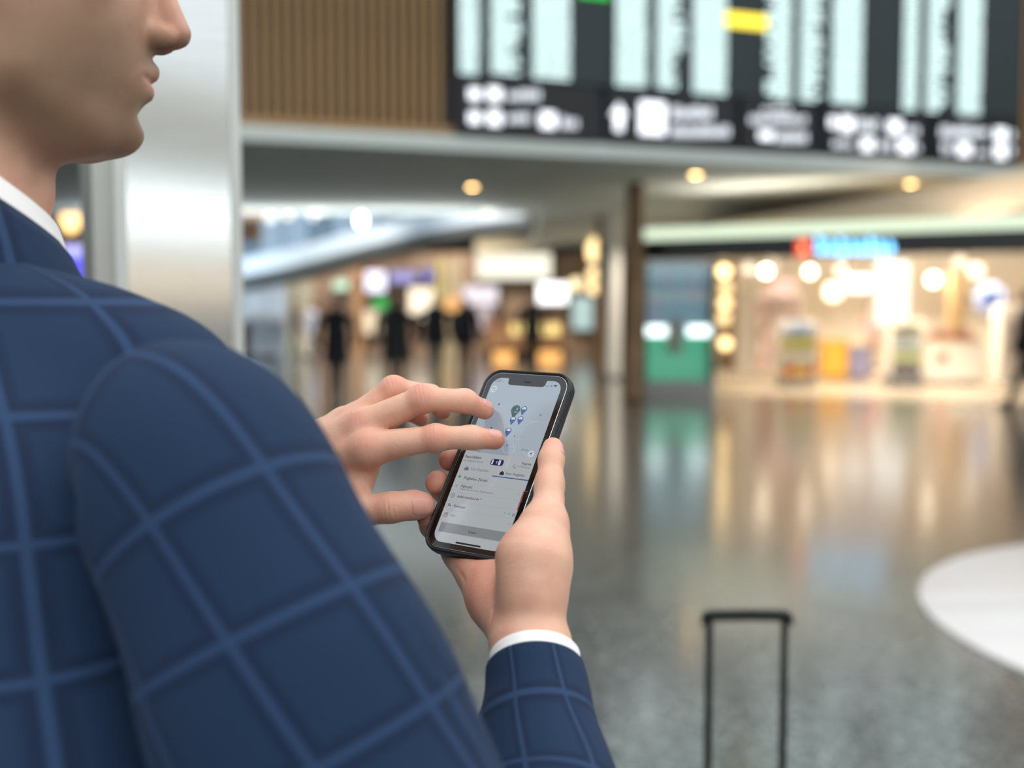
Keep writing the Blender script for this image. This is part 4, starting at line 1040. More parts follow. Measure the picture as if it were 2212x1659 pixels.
# --- head, facing yaw 20 deg away from the picture plane, tipped down 5 deg
HYAW, HPIT = math.radians(20), math.radians(5)
HF = np.array([math.cos(HYAW) * math.cos(HPIT), math.sin(HYAW) * math.cos(HPIT), -math.sin(HPIT)])
HL = np.array([-math.sin(HYAW), math.cos(HYAW), 0]); HU = np.cross(HF, HL)
HO = P(325, 182, .72) - HF * .091 + HU * .073
HR = np.stack([HF, HL, HU], 1)
def HP(x, y, z): return HO + HR @ (np.array([x, y, z]) * mm)
def head(p):
    q = ((p - HO.astype(np.float32)) @ HR.astype(np.float32)) * 1000
    y = q.copy(); y[:, 1] = np.abs(y[:, 1])                     # mirrored half: y >= 0
    d = ell(q, (-12, 0, 38), (96, 75, 80))
    d = smin(d, ell(q, (28, 0, -8), (60, 60, 82)), 22)
    d = smin(d, ell(q, (60, 0, 36), (32, 50, 40)), 20)           # forehead
    d = smin(d, cap(y, (48, 52, -18), (8, 66, -8), 15, 11), 18)  # cheek bone
    d = smin(d, cap(y, (8, 44, -88), (58, 20, -108), 16, 15), 24)   # jaw line
    d = smin(d, ell(q, (30, 0, -62), (52, 56, 56)), 24)             # cheek
    d = smin(d, ell(q, (34, 0, -104), (42, 36, 24)), 16)           # under the chin
    d = smin(d, cap(y, (6, 48, -80), (-2, 60, -28), 15, 14), 18)
    d = smin(d, ell(q, (62, 0, -76), (29, 34, 36)), 14)
    d = smin(d, ell(q, (72, 0, -107), (17, 20, 14.5)), 11)        # chin
    d = smin(d, cap(y, (84, 8, 20), (66, 48, 22), 8, 7), 12)     # brow
    d = smax(d, -ell(y, (88, 33, 3), (15, 16, 11)), 12)          # eye socket
    d = smin(d, ell(y, (67, 32, 2), (13, 15, 12)), 7)        # closed, downcast lid
    nose = cap(q, (84, 0, 6), (104.5, 0, -38), 7.5, 9.2)
    nose = smin(nose, cap(q, (74, 0, 0), (84, 0, -42), 12, 14), 6)
    nose = smin(nose, cap(q, (104, 0, -39), (97, 0, -48), 8.6, 5), 4)
    nose = smin(nose, ell(y, (94, 11.5, -44), (11, 7, 7.6)), 5)
    d = smin(d, nose, 6)
    d = smax(d, -ell(y, (98, 7.5, -53), (7, 4.2, 6)), 2)
    lipu = smin(cap(y, (90.0, 3, -66), (80, 23, -72), 5.8, 3), cap(y, (90.0, 0, -67), (90.0, 3, -66), 5.4, 5.8), 2)
    lipl = cap(y, (87.5, 0, -80), (78, 21, -74), 6.2, 3.2)
    d = smin(d, lipu, 4.5); d = smin(d, lipl, 4.5)
    d = d + 1.7 * np.exp(-((q[:, 2] + 73.2 - y[:, 1] * .03) / 1.5) ** 2) * np.clip((25 - y[:, 1]) / 6, 0, 1) * np.clip((q[:, 0] - 66) / 6, 0, 1)
    d = smax(d, -ell(q, (95, 0, -94.5), (10, 26, 6.5)), 9)
    neck = cap(q, (-22, 0, -50), (-32, 0, -230), 57, 61)
    neck = smin(neck, cap(y, (-28, 54, -50), (8, 18, -190), 13, 12), 16)
    neck = smin(neck, ell(q, (28, 0, -152), (10, 12, 20)), 12)
    d = smin(d, neck, 16)
    Re = np.stack([unit([.94, -.30, -.10]), unit([.30, .95, 0]), unit(np.cross(unit([.94, -.30, -.10]), unit([.30, .95, 0])))], 1)
    ear = ell(y, (-16, 76, -8), (19, 7.5, 32), Re)
    ear = smax(ear, -ell(y, (-12, 82, -3), (12, 7, 20), Re), 4)
    ear = smin(ear, ell(y, (-7, 74, -39), (9, 5.5, 10)), 5)
    d = smin(d, ear, 4)
    return d * mm
lo = HO - .16; hi = HO + .16; lo[2] = HO[2] - .26
Vh, Qh = surface(head, lo, hi, .0019)
qh = (Vh - HO) @ HR * 1000
bl = np.maximum(.55 * np.exp(-(np.linalg.norm(qh - np.array([100, -8, -44]), axis=1) / 14) ** 2), .55 * np.exp(-(np.linalg.norm((qh - np.array([86, 0, -74])) * np.array([.8, .5, 1.6]), axis=1) / 11) ** 2))
bl = np.maximum(bl, .5 * np.exp(-(np.abs(np.abs(qh[:, 1]) - 78) / 9) ** 2 - ((qh[:, 0] + 12) / 22) ** 2 - ((qh[:, 2] + 10) / 34) ** 2))
sg = lambda x: 1 / (1 + np.exp(-x))
stub_shade = sg((-38 - qh[:, 2] + np.maximum(0, (qh[:, 0] - 20) * -.2)) / 9) * sg((qh[:, 2] + 132) / 8) * sg((qh[:, 0] + 12) / 10) * np.clip(1 - np.exp(-(np.linalg.norm((qh - np.array([88, 0, -74])) * np.array([.6, .45, 1.5]), axis=1) / 10) ** 2), 0, 1)

# --- trunk, arms and legs under the clothes
TYAW = math.radians(50)
TF = np.array([math.cos(TYAW), math.sin(TYAW), 0]); TR = np.array([math.sin(TYAW), -math.cos(TYAW), 0]); TZ = np.array([0, 0, 1.0])
T0 = HP(-30, 0, -150) * np.array([1, 1, 0]) + np.array([0, 0, 1.530])
def TP(r, f, z): return T0 + TR * r + TF * f + TZ * z
S_L = TP(-.185, .05, -.12); E_L = TP(-.20, .12, -.40)
HIP = T0 * np.array([1, 1, 0]) + TF * .01 + np.array([0, 0, .92])
def core(p):
    d = cap(p, TP(0, 0, -.06), TP(0, .01, -.5), .07, .10)
    d = smin(d, cap(p, TP(-.13, 0, -.11), TP(.13, .02, -.11), .045, .045), .04)
    d = smin(d, chain(p, [(S_R, .034), (E_R, .030), (F1, .026), (F2, .020)], .01), .03)
    d = smin(d, chain(p, [(S_L, .034), (E_L, .030), (LARM, .024), (LW, .022)], .01), .03)
    for s in (-1, 1):
        h = HIP + TR * .085 * s
        d = smin(d, chain(p, [(h, .065), (h * np.array([1, 1, 0]) + np.array([0, 0, .50]), .05), (h * np.array([1, 1, 0]) - TF * .01 + np.array([0, 0, .09]), .038), (h * np.array([1, 1, 0]) + TF * .13 + np.array([0, 0, .05]), .03)], .03), .04)
    return d
Vc, Qc = surface(core, HIP - np.array([.55, .55, .92]), np.array([.35, 1.45, 1.62]), .011)
Vs = [pl[0], pr[0], Vh, Vc]; Qs = [pl[1], pr[1], Qh, Qc]; o_ = np.cumsum([0] + [len(v) for v in Vs])
bme = mesh_np('body', np.concatenate(Vs), np.concatenate([q + k for q, k in zip(Qs, o_)]))
fattr(bme, 'blush', np.concatenate([pl[2], pr[2], bl, np.zeros(len(Vc))]))
fattr(bme, 'stubble_shade', np.concatenate([np.zeros(len(pl[0]) + len(pr[0])), stub_shade, np.zeros(len(Vc))]))
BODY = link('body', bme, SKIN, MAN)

# --- finger nails
NAIL = pbr('nail', (208, 152, 136), 0.25, spec=0.5, **{'Subsurface Weight': 0.1, 'Subsurface Scale': 0.002})
def nail(fn, centre, along, normal, w, l, curve):
    R = frame(along, normal); c0 = near_surface(fn, centre, R[:, 2], .02)
    vs, fs, n = [], [], 10
    for i in range(n + 1):
        for j in range(n + 1):
            a, b = i / n * 2 - 1, j / n * 2 - 1
            x, y = a * l / 2, b * w / 2 * math.sqrt(max(0, 1 - max(0, abs(a) - .25) ** 2 / .62))
            q = c0 + R @ np.array([x, y, 0]); bottom = q - R[:, 2] * .012
            s = near_surface(fn, bottom, R[:, 2], .024)
            if s is None: s = q - R[:, 2] * .003
            e = max(abs(a), abs(b))
            vs.append(s + R[:, 2] * (.0004 if e < .8 else .0004 - .0009 * (e - .8) / .2))
    for i in range(n):
        for j in range(n):
            k = i * (n + 1) + j; fs.append((k, k + n + 1, k + n + 2, k + 1))
    link('fingernail', mesh_np('fingernail', vs, fs), NAIL, MAN)
nail(left_hand, LI[3][0] - (LI[3][0] - LI[2][0]) * .06, LI[3][0] - LI[2][0], unit(UP * 1.0 + VIEW_L * .75 + RT * .25), .0105, .0115, 1)
nail(left_hand, LM[3][0] - (LM[3][0] - LM[2][0]) * .06, LM[3][0] - LM[2][0], unit(UP * .9 + VIEW_L * .55 + RT * .55), .0105, .0112, 1)
nail(left_hand, LT[4][0] - RT * .0015, LT[4][0] - LT[2][0], unit(VIEW_L + UP * -.05 + RT * .15), .0150, .0160, 1)
nail(right_hand, RT_[4][0] - UP * .003, RT_[4][0] - RT_[2][0], unit(RT * .95 + (CAM - RT_[4][0]) * .75 + UP * .1), .0108, .0110, 1)

# --- clothes: swept cloth tubes carry a UV map in metres
def cloth_tube(name, mat, pts, radii, parent, seg=56, m=14, u0=0.0, v0=0.0, squash=None, wrinkle=None, ref=None, lip=None, uvr=None, twist=0.0):
    C = catmull(pts, m); rr = catmull(np.array([[r, r, r] for r in radii]), m)[:, 0]
    T = np.gradient(C, axis=0); T /= np.linalg.norm(T, axis=1)[:, None]
    a = unit(np.cross(T[0], ref if ref is not None else [0, 0, 1])); L = 0; V, UVv = [], []
    if uvr is None: uvr = float(np.mean(rr))
    ang = np.linspace(0, 2 * math.pi, seg + 1)
    for i in range(len(C)):
        if i: L += np.linalg.norm(C[i] - C[i - 1])
        a = unit(a - T[i] * (a @ T[i])); b = np.cross(T[i], a)
        sq = squash(i / (len(C) - 1)) if squash else (1, 1)
        r = rr[i] * np.ones(seg + 1)
        if wrinkle is not None: r = r + wrinkle(L, ang, i / (len(C) - 1))
        V.append(C[i] + (r * np.cos(ang) * sq[0])[:, None] * a + (r * np.sin(ang) * sq[1])[:, None] * b)
        UVv.append(np.stack([u0 + ang * uvr + twist * L, np.full(seg + 1, v0 + L)], 1))
    if lip:                                                     # turn the hem inwards
        c, t, a_, b_ = C[-1], T[-1], a, b
        for k, (dr, dl) in enumerate(((-.0008, .0012), (-.0026, .0008), (-.0030, -.012))):
            r = rr[-1] + dr
            V.append(c + t * dl + (r * np.cos(ang) * sq[0])[:, None] * a_ + (r * np.sin(ang) * sq[1])[:, None] * b_)
            UVv.append(np.stack([u0 + ang * uvr + twist * L, np.full(seg + 1, v0 + L + .001 * k)], 1))
    V = np.array(V); n = seg + 1; M = len(V)
    idx = np.arange(M * n).reshape(M, n)
    Q = np.stack([idx[:-1, :-1], idx[:-1, 1:], idx[1:, 1:], idx[1:, :-1]], -1).reshape(-1, 4)
    me = mesh_np(name, V.reshape(-1, 3), Q)
    uv = np.array(UVv).reshape(-1, 2); lay = me.uv_layers.new(name='UVMap')
    li = np.empty(len(me.loops), np.int32); me.loops.foreach_get('vertex_index', li)
    lay.data.foreach_set('uv', uv[li].astype(np.float32).ravel())
    return link(name, me, mat, parent)

# jacket trunk
def jacket(p):
    q = np.stack([(p - T0.astype(np.float32)) @ v.astype(np.float32) for v in (TR, TF, TZ)], 1)
    d = ell(q, (0, .015, -.31), (.190, .130, .255))
    d = smin(d, ell(q, (0, .02, -.56), (.185, .132, .30)), .06)
    d = smin(d, cap(q, (.040, -.028, -.040), (.120, .012, -.074), .046, .050), .03)
    d = smin(d, cap(q, (.035, -.02, -.068), (.165, .038, -.092), .052, .060), .05)
    d = smin(d, cap(q, (-.040, -.028, -.040), (-.120, .012, -.074), .046, .050), .03)
    d = smin(d, cap(q, (-.035, -.02, -.068), (-.165, .038, -.092), .052, .060), .05)
    d = smin(d, ell(q, (.115, -.055, -.215), (.10, .075, .15)), .05)      # shoulder blades
    d = smin(d, ell(q, (-.115, -.055, -.215), (.10, .075, .15)), .05)
    d = smin(d, chain(q, [((.165, -.03, -.16), .068), ((.200, -.060, -.28), .086), ((.210, -.065, -.56), .098)], .03), .05)   # cloth gathered behind the arm
    d = smin(d, chain(q, [((-.165, -.03, -.17), .070), ((-.175, -.03, -.56), .078)], .03), .05)
    d = smax(d, q[:, 2] * -1 - .80, .01)
    d = d + .0022 * np.sin(q[:, 2] * 46 + q[:, 0] * 22) * np.clip((-q[:, 2] - .12) * 4, 0, 1)
    return d
Vj, Qj = surface(jacket, T0 - np.array([.34, .34, .84]), T0 + np.array([.34, .34, .06]), .0052)
jme = mesh_np('suit_jacket', Vj, Qj)
ql = np.stack([(Vj - T0) @ v for v in (TR, TF, TZ)], 1)
uvj = np.stack([np.arctan2(ql[:, 0], -ql[:, 1] - .0) * .17 + .012, ql[:, 2]], 1)
lay = jme.uv_layers.new(name='UVMap'); li = np.empty(len(jme.loops), np.int32); jme.loops.foreach_get('vertex_index', li)
u = uvj[li].reshape(-1, 4, 2); w = (u[:, :, 0].max(1) - u[:, :, 0].min(1)) > .5
u[w, :, 0] = np.where(u[w, :, 0] < 0, u[w, :, 0] + 2 * math.pi * .17, u[w, :, 0])
lay.data.foreach_set('uv', u.astype(np.float32).ravel())
JACKET = link('suit_jacket', jme, PLAID, MAN)

def wr_upper(L, ang, t):
    w = .0022 * np.sin(L * 52 + 1.4 * np.sin(ang + .5)) * (0.25 + t) + .003 * np.sin(ang * 2 + L * 14)
    e = math.exp(-((L - .36) / .07) ** 2)
    return (w + e * .006 * np.sin(L * 120 + 1.2 * np.cos(ang))) * min(1, max(0, (1 - t) * 5))
SL_IN = S_R - RT * .03 - UP * -.012 + FW * .02
cloth_tube('sleeve', PLAID, [SL_IN, S_R, P(560, 1310, .515), P(735, 1700, .503), E_R + np.array([.005, -.008, -.012]), F1, F2, F3],
           [.045, .0615, .0635, .069, .063, .047, .0358, .0315], JACKET, wrinkle=wr_upper, lip=True, ref=FW, u0=.030, v0=.012, m=16, uvr=.060, twist=.2,
           squash=None)
cloth_tube('sleeve', PLAID, [S_L + TR * .05, S_L, E_L, P(400, 1010, .965), P(520, 1010, .90)], [.03, .06, .056, .045, .040], JACKET, wrinkle=wr_upper, lip=True, ref=FW)

# collars: strips around the neck, falling to the front
NC = HP(-30, 0, -150); NF = unit(np.array([math.cos(math.radians(34)), math.sin(math.radians(34)), 0])); NR = np.array([NF[1], -NF[0], 0])
def collar(name, mat, prof, span, parent, a=.066, b=.063, uvs=False, drop=.075, z0=-.012, fwd=0.0):
    rows, n = [], 72
    for s in np.linspace(-span, span, n):
        f = (1 - math.cos(s)) / 2                               # 0 back .. 1 front
        base = NC + NF * (-math.cos(s) * b + fwd * f) + NR * math.sin(s) * a + np.array([0, 0, z0 - drop * f])
        out = unit(NF * -math.cos(s) / b + NR * math.sin(s) / a)
        rows.append([base + out * o + np.array([0, 0, z]) for o, z in prof])
    rows = np.array(rows); k = rows.shape[1]; idx = np.arange(n * k).reshape(n, k)
    Q = np.stack([idx[:-1, :-1], idx[:-1, 1:], idx[1:, 1:], idx[1:, :-1]], -1).reshape(-1, 4)
    me = mesh_np(name, rows.reshape(-1, 3), Q)
    lay = me.uv_layers.new(name='UVMap'); li = np.empty(len(me.loops), np.int32); me.loops.foreach_get('vertex_index', li)
    uv = np.stack([np.repeat(np.linspace(-span, span, n) * a, k) + .01, np.tile(np.linspace(0, .06, k), n) + .02], 1)
    lay.data.foreach_set('uv', uv[li].astype(np.float32).ravel())
    o = link(name, me, mat, parent)
    md = o.modifiers.new('solid', 'SOLIDIFY'); md.thickness = .0022; md.offset = 0
    return o
SHIRT_W = pbr('white_cotton', (236, 236, 234), 0.8, spec=0.2)
shirt_me = cap
SHIRT = collar('shirt', SHIRT_W, [(-.002, -.040), (-.0005, -.01), (.001, .008), (.003, .012), (.0065, .010), (.012, -.010), (.017, -.030)], 2.85, MAN, drop=.085, z0=.044)
collar('collar', PLAID, [(.006, -.035), (.0075, -.012), (.009, -.002), (.0125, .0), (.020, -.010), (.032, -.034), (.044, -.062), (.060, -.095)], 2.5, JACKET, drop=.088, z0=.041)
# shirt cuff: shows beyond the sleeve
CAX = unit(F3 - F2); CF0 = F3 - CAX * .006; CF1 = F3 + CAX * .0095
cloth_tube('cuff', SHIRT_W, [CF0 - CAX * .006, CF0, CF1], [.0290, .0292, .0292], SHIRT, lip=True, ref=FW, m=6)
cloth_tube('cuff', SHIRT_W, [P(500, 1010, .91), P(545, 1010, .887)], [.036, .035], SHIRT, lip=True, ref=FW, m=6)

# hair: short, a shell over the skull that stops at temples and nape
def hair(p):
    q = ((p - HO.astype(np.float32)) @ HR.astype(np.float32)) * 1000
    d = ell(q, (-14, 0, 44), (101, 80.5, 84))
    d = smin(d, ell(q, (-30, 0, -20), (78, 72, 72)), 20)
    d = d + 1.6 * np.sin(q[:, 0] * .22 + q[:, 2] * .1) * np.sin(q[:, 1] * .25 + q[:, 2] * .13)
    face = np.maximum(-(q[:, 0] - 56 + (45 - q[:, 2]) * .62), q[:, 2] - 80)
    front = (q[:, 0] * .72 - q[:, 2] * .48) - 14
    d = smax(d, front, 8)
    d = smax(d, -(q[:, 2] + 62), 6)
    return d * mm
Vk, Qk = surface(hair, HO - .15, HO + .15, .003)
HAIR = noisy('dark_hair', (38, 28, 22), (70, 54, 42), 220, 0.6, stretch=(1, 1, .25), bump=.6)
link('hair', mesh_np('hair', Vk, Qk), HAIR, MAN)

for s_ in (-1, 1):
    def brow(p):
        q = ((p - HO.astype(np.float32)) @ HR.astype(np.float32)) * 1000
        d = chain(q, [(np.array([88.5, 12 * s_, 24]), 3.0), (np.array([84, 28 * s_, 28]), 3.6), (np.array([71, 48 * s_, 26]), 2.2)], 2)
        return d * mm
    Vb, Qb = surface(brow, HP(80, 30 * s_, 26) - .045, HP(80, 30 * s_, 26) + .045, .0014)
    link('eyebrow', mesh_np('eyebrow', Vb, Qb), HAIR, MAN)
# trousers, shoes, belt (below the frame)
NAVY = noisy('navy_wool', (24, 40, 78), (34, 54, 98), 300, 0.9)
def trousers(p):
    d = None
    for s in (-1, 1):
        h = HIP + TR * .085 * s; f = h * np.array([1, 1, 0])
        e = chain(p, [(h + TZ * .04, .105), (h - TZ * .10, .100), (f + TZ * .5, .078), (f - TF * .01 + TZ * .075, .062)], .02)
        d = e if d is None else smin(d, e, .035)
    return np.maximum(d, .045 - p[:, 2])
Vt, Qt = surface(trousers, HIP - np.array([.32, .32, .90]), HIP + np.array([.32, .32, .18]), .009)
link('trousers', mesh_np('trousers', Vt, Qt), NAVY, MAN)
SHOE = pbr('brown_leather', (70, 44, 30), 0.35)
for s in (-1, 1):
    f = (HIP + TR * .09 * s) * np.array([1, 1, 0])
    def shoe(p):
        d = smin(cap(p, f - TF * .05 + TZ * .045, f + TF * .06 + TZ * .042, .040, .044), cap(p, f + TF * .06 + TZ * .042, f + TF * .19 + TZ * .034, .044, .032), .02)
        d = smin(d, cap(p, f + TZ * .05, f + TZ * .10, .04, .038), .02)
        return np.maximum(d, -p[:, 2] + .001)
    Vx, Qx = surface(shoe, f + np.array([-.3, -.3, -.01]), f + np.array([.3, .3, .16]), .007)
    link('shoe', mesh_np('shoe', Vx, Qx), SHOE, MAN)
# ------------------------------------------------------------------ the phone
def rrect(w, h, r, n=9):
    pts = []
    for cx, cy, a0 in ((w / 2 - r, h / 2 - r, 0), (-w / 2 + r, h / 2 - r, 90), (-w / 2 + r, -h / 2 + r, 180), (w / 2 - r, -h / 2 + r, 270)):
        for t in np.linspace(0, 90, n): pts.append((cx + r * math.cos(math.radians(a0 + t)), cy + r * math.sin(math.radians(a0 + t))))
    return pts
PHONE = empty('smartphone', SP(0, -70, -5), 'black cased smartphone showing a taxi booking app with a map, held in both hands', 'smartphone')
RUBBER = noisy('black_rubber', (17, 19, 21), (30, 33, 35), 500, 0.55, bump=.2)
def loft(rings):
    m = MB(); m.rings([[SP(x, y, c) for x, y in rrect(w, h, r)] for w, h, r, c in rings], cap0=True, cap1=False); return m
case = loft([(66, 138, 9, -10.8), (72, 144, 11, -10.6), (75.6, 147.6, 13, -9.2), (77.6, 149.6, 14, -6.5), (77.8, 149.8, 14, -3), (77.2, 149.2, 13.8, 0), (76.0, 148.0, 13.2, 1.1), (74.6, 146.6, 12.6, 1.1), (73.2, 145.2, 12, .5), (72.6, 144.6, 11.8, -.8)]).build('case', RUBBER, PHONE)
m = MB(); m.rings([[SP(x, y, c) for x, y in rrect(w, h, r)] for w, h, r, c in ((72.4, 144.4, 11.6, -.9), (72.3, 144.3, 11.6, -.2), (71.6, 143.6, 11.2, .05), (70.9, 142.9, 10.9, -.1))], cap0=False, cap1=False)
m.build('steel_rim', pbr('steel_rim', (205, 208, 212), .16, 1.0), PHONE)
m = MB(); m.prism(rrect(71.2, 143.2, 11), -3.0, -.02, lambda x, y, z: SP(x, y, z))
m.build('glass_front', pbr('black_glass', (6, 7, 9), .05, spec=1.0), PHONE)
m = MB(); m.box((38.2, 24, -5.6), (39.4, 40, -3.2)); m.v = [tuple(SP(*v)) for v in m.v]
bevel(m.build('side_button', RUBBER, case), .0004)

def disp(name, col, e=1.0, gloss=True):
    """display pixels under cover glass"""
    m_ = pbr('display_' + name, (4, 5, 6), .08, spec=1.0, emit=col, es=e)
    return m_
DE = 0.74
NOTCH = [(-17.4, 67.55), (-17.0, 66.6), (-16.6, 63.6), (-15.4, 62.2), (-13.6, 61.9), (13.6, 61.9), (15.4, 62.2), (16.6, 63.6), (17.0, 66.6), (17.4, 67.55)]
def flat(name, poly, c, mat, parent):
    m = MB(); m.add([SP(x, y, c) for x, y in poly], [tuple(range(len(poly)))]); return m.build(name, mat, parent)
rr = rrect(62.4, 135.1, 8.2, 12)
top = [p for p in rr if p[1] > 8]; 
# list half (below) and map half (above, with the notch)
YB = float((lambda q: (q - PC) @ PV * 1000)(PL(680 + 1400 / 3.568, 780 + 717 / 3.568, 0)))
low = [p for p in rr if p[1] < YB]
SCREEN = flat('screen', [(31.2, YB), (-31.2, YB)] + low, .03, disp('list', (186, 192, 196), DE), PHONE)
up_l = [p for p in rr if p[1] > YB]
half_r = [p for p in up_l if p[0] > 0]; half_l = [p for p in up_l if p[0] < 0]
flat('map_area', [(31.2, YB)] + half_r + NOTCH[::-1] + half_l + [(-31.2, YB)], .03, disp('map', (176, 190, 203), DE), SCREEN)
m = MB(); m.add([SP(x, y, .04) for x, y in rrect(6.4, .9, .44, 5)], [tuple(range(20))]); m.v = [tuple(np.array(v) + PV * .0653) for v in m.v]
m.build('speaker_slot', pbr('slot_black', (2, 2, 2), .6), SCREEN)
def zs(x, y):
    q = PL(680 + x / 3.568, 780 + y / 3.568, 0) - PC
    return np.array([q @ PU, q @ PV]) * 1000
INK = disp('ink', (26, 30, 40), DE, False); GREY = disp('grey', (112, 118, 126), DE, False); BLUE = disp('blue', (52, 88, 160), DE, False)
NAVYD = disp('navy', (20, 36, 96), DE, False); WHITE = disp('white', (214, 222, 228), DE, False); GREEN = disp('green', (60, 130, 60), DE, False)
TEAL = disp('teal', (38, 74, 76), DE, False); ROAD = disp('road', (196, 205, 212), DE, False); SHADE = disp('shade', (160, 172, 184), DE, False)
BAR = disp('bar', (140, 145, 149), DE, False); RED = disp('red', (176, 60, 66), DE, False); LINE = disp('line', (166, 172, 177), DE, False)
def text(s, p0, p1, mat, name='text', bold=0.0, c=.10):
    """lettering: starts at p0, ends at p1 (positions read on the display)"""
    cu = bpy.data.curves.new(name, 'FONT'); cu.body = s; cu.size = 1.0; cu.offset = bold; cu.resolution_u = 3
    t = bpy.data.objects.new('tmp', cu); COL.objects.link(t)
    me = bpy.data.meshes.new_from_object(t); bpy.data.objects.remove(t); bpy.data.curves.remove(cu)
    v = np.empty(len(me.vertices) * 3, np.float32); me.vertices.foreach_get('co', v); v = v.reshape(-1, 3)
    a, b = zs(*p0), zs(*p1); w = b[0] - a[0]; k = w / (v[:, 0].max() - v[:, 0].min())
    x = (v[:, 0] - v[:, 0].min()) * k + a[0]; y = v[:, 1] * k + a[1]
    V = PC + (x[:, None] * PU + y[:, None] * PV + c * PN) / 1000
    me.vertices.foreach_set('co', V.astype(np.float32).ravel()); me.update(); me.name = name
    me.materials.clear()
    return link(name, me, mat, SCREEN)
def disc(name, p, r, mat, c=.07, n=28, inner=0.0, parent=None):
    x, y = zs(*p) if parent is None or True else p
    m = MB()
    o = [SP(x + r * math.cos(t), y + r * math.sin(t), c) for t in np.linspace(0, 2 * math.pi, n, endpoint=False)]
    if inner:
        i_ = [SP(x + inner * math.cos(t), y + inner * math.sin(t), c) for t in np.linspace(0, 2 * math.pi, n, endpoint=False)]
        m.add(o + i_, [(k, (k + 1) % n, (k + 1) % n + n, k + n) for k in range(n)])
    else: m.add(o, [tuple(range(n))])
    return m.build(name, mat, SCREEN)
def strip(name, pts, w, mat, c=.06):
    """flat line of width w mm through display positions"""
    q = [zs(*p) for p in pts]; m = MB(); L_, R_ = [], []
    for i, p in enumerate(q):
        t = q[min(i + 1, len(q) - 1)] - q[max(i - 1, 0)]; t = t / np.linalg.norm(t); nn = np.array([-t[1], t[0]]) * w / 2
        L_.append(SP(*(p + nn), c)); R_.append(SP(*(p - nn), c))
    n = len(q); m.add(L_ + R_, [(i, i + 1, i + 1 + n, i + n) for i in range(n - 1)])
    return m.build(name, mat, SCREEN)
def rect(name, p, w, h, mat, c=.07, r=None):
    x, y = zs(*p); return flat(name, [(x + a, y + b) for a, b in rrect(w, h, r or .2, 4)], c, mat, SCREEN)
def pin(p, r, mat, fill):
    x, y = zs(*p); pts = [(x + r * math.cos(t), y + r * math.sin(t)) for t in np.radians(np.linspace(-35, 215, 24))] + [(x, y - r * 1.95)]
    flat('map_pin', pts, .08, mat, SCREEN)
    if fill is not None:
        flat('pin_window', [(x + r * .68 * math.cos(t), y + .1 * r + r * .68 * math.sin(t)) for t in np.radians(np.linspace(-12, 192, 20))], .10, fill, SCREEN)
# map
finger_shade = [zs(*p) for p in ((1262, 445), (1290, 420), (1330, 392), (1385, 372), (1420, 405), (1447, 460), (1462, 540), (1470, 600), (1488, 640), (1494, 730), (1330, 712), (1250, 702), (1215, 640))]
flat('finger_shade_area', [(max(-31.1, x), y) for x, y in finger_shade], .05, SHADE, SCREEN)  # shade and reflection of the fingers painted as a darker map patch
for pts, w in ((((1690, 470), (1640, 490), (1595, 530), (1570, 590), (1570, 650), (1600, 700), (1650, 735)), .45),
               (((1720, 460), (1650, 475), (1590, 505), (1555, 560), (1548, 640), (1560, 690), (1590, 730)), .3),
               (((1560, 400), (1600, 440), (1650, 465), (1740, 470), (1790, 478)), .4),
               (((1440, 610), (1455, 700), (1500, 712), (1540, 690), (1548, 640)), .35),
               (((1530, 560), (1530, 640), (1540, 700), (1560, 740)), .3), (((1560, 600), (1760, 610)), .2), (((1420, 340), (1510, 350)), .2), (((1610, 720), (1640, 745)), .3)):
    strip('road', [tuple(p) for p in pts], w, ROAD)
pin((1612, 372), 2.65, BLUE, WHITE); pin((1527, 450), 2.55, BLUE, WHITE); pin((1585, 448), 2.55, BLUE, WHITE); pin((1492, 538), 2.65, BLUE, WHITE)
pin((1549, 375), 3.9, TEAL, None); disc('pin_ring', (1549, 375), 3.1, GREEN, .09, inner=2.8)
text('4', (1547, 381), (1562, 382), ROAD, c=.11); text('Min.', (1535, 397), (1561, 399), ROAD, c=.11)
for p in ((1420, 333), (1360, 515)): rect('map_symbol', p, 1.5, 1.5, BLUE)
for p in ((1740, 417), (1483, 650)): disc('map_symbol', p, .75, BLUE, inner=.4)
rect('map_symbol', (1541, 578), 1.1, 1.1, GREY)
disc('menu_button', (1380, 216), 2.9, WHITE)
for dy in (-9, 0, 9): strip('menu_line', [(1366 + dy * -.1, 213 + dy), (1394 + dy * -.1, 217 + dy)], .3, GREY, .09)
disc('locate_button', (1667, 716), 2.7, WHITE)
x, y = zs(1667, 716); flat('locate_arrow', [(x + 1.3, y + 1.3), (x - 1.4, y + .2), (x - .2, y - .2), (x - .3, y - 1.4)], .09, BLUE, SCREEN)
text('12:07', (1390, 160), (1441, 165), GREY, bold=.01); x, y = zs(1455, 160); flat('location_mark', [(x + .6, y + .7), (x - .7, y), (x, y - .1), (x + .1, y - .7)], .08, GREY, SCREEN)
for k in range(4): x, y = zs(1780 + k * 6.4, 192 + k * .8); flat('signal_bar', [(x - .22, y - .5), (x + .22, y - .5), (x + .22, y - .1 + k * .32), (x - .22, y - .1 + k * .32)], .08, GREY, SCREEN)
x, y = zs(1824, 194); flat('wifi_mark', [(x, y - .7)] + [(x + 1.25 * math.cos(t), y - .7 + 1.5 * math.sin(t)) for t in np.radians(np.linspace(40, 140, 9))], .08, GREY, SCREEN)
rect('battery_mark', (1855, 191), 2.5, 1.2, INK, r=.3)
rect('scale_strip', (1243, 690), 7.5, 1.0, BAR); text('Kloten', (1588, 690), (1640, 708), GREY)
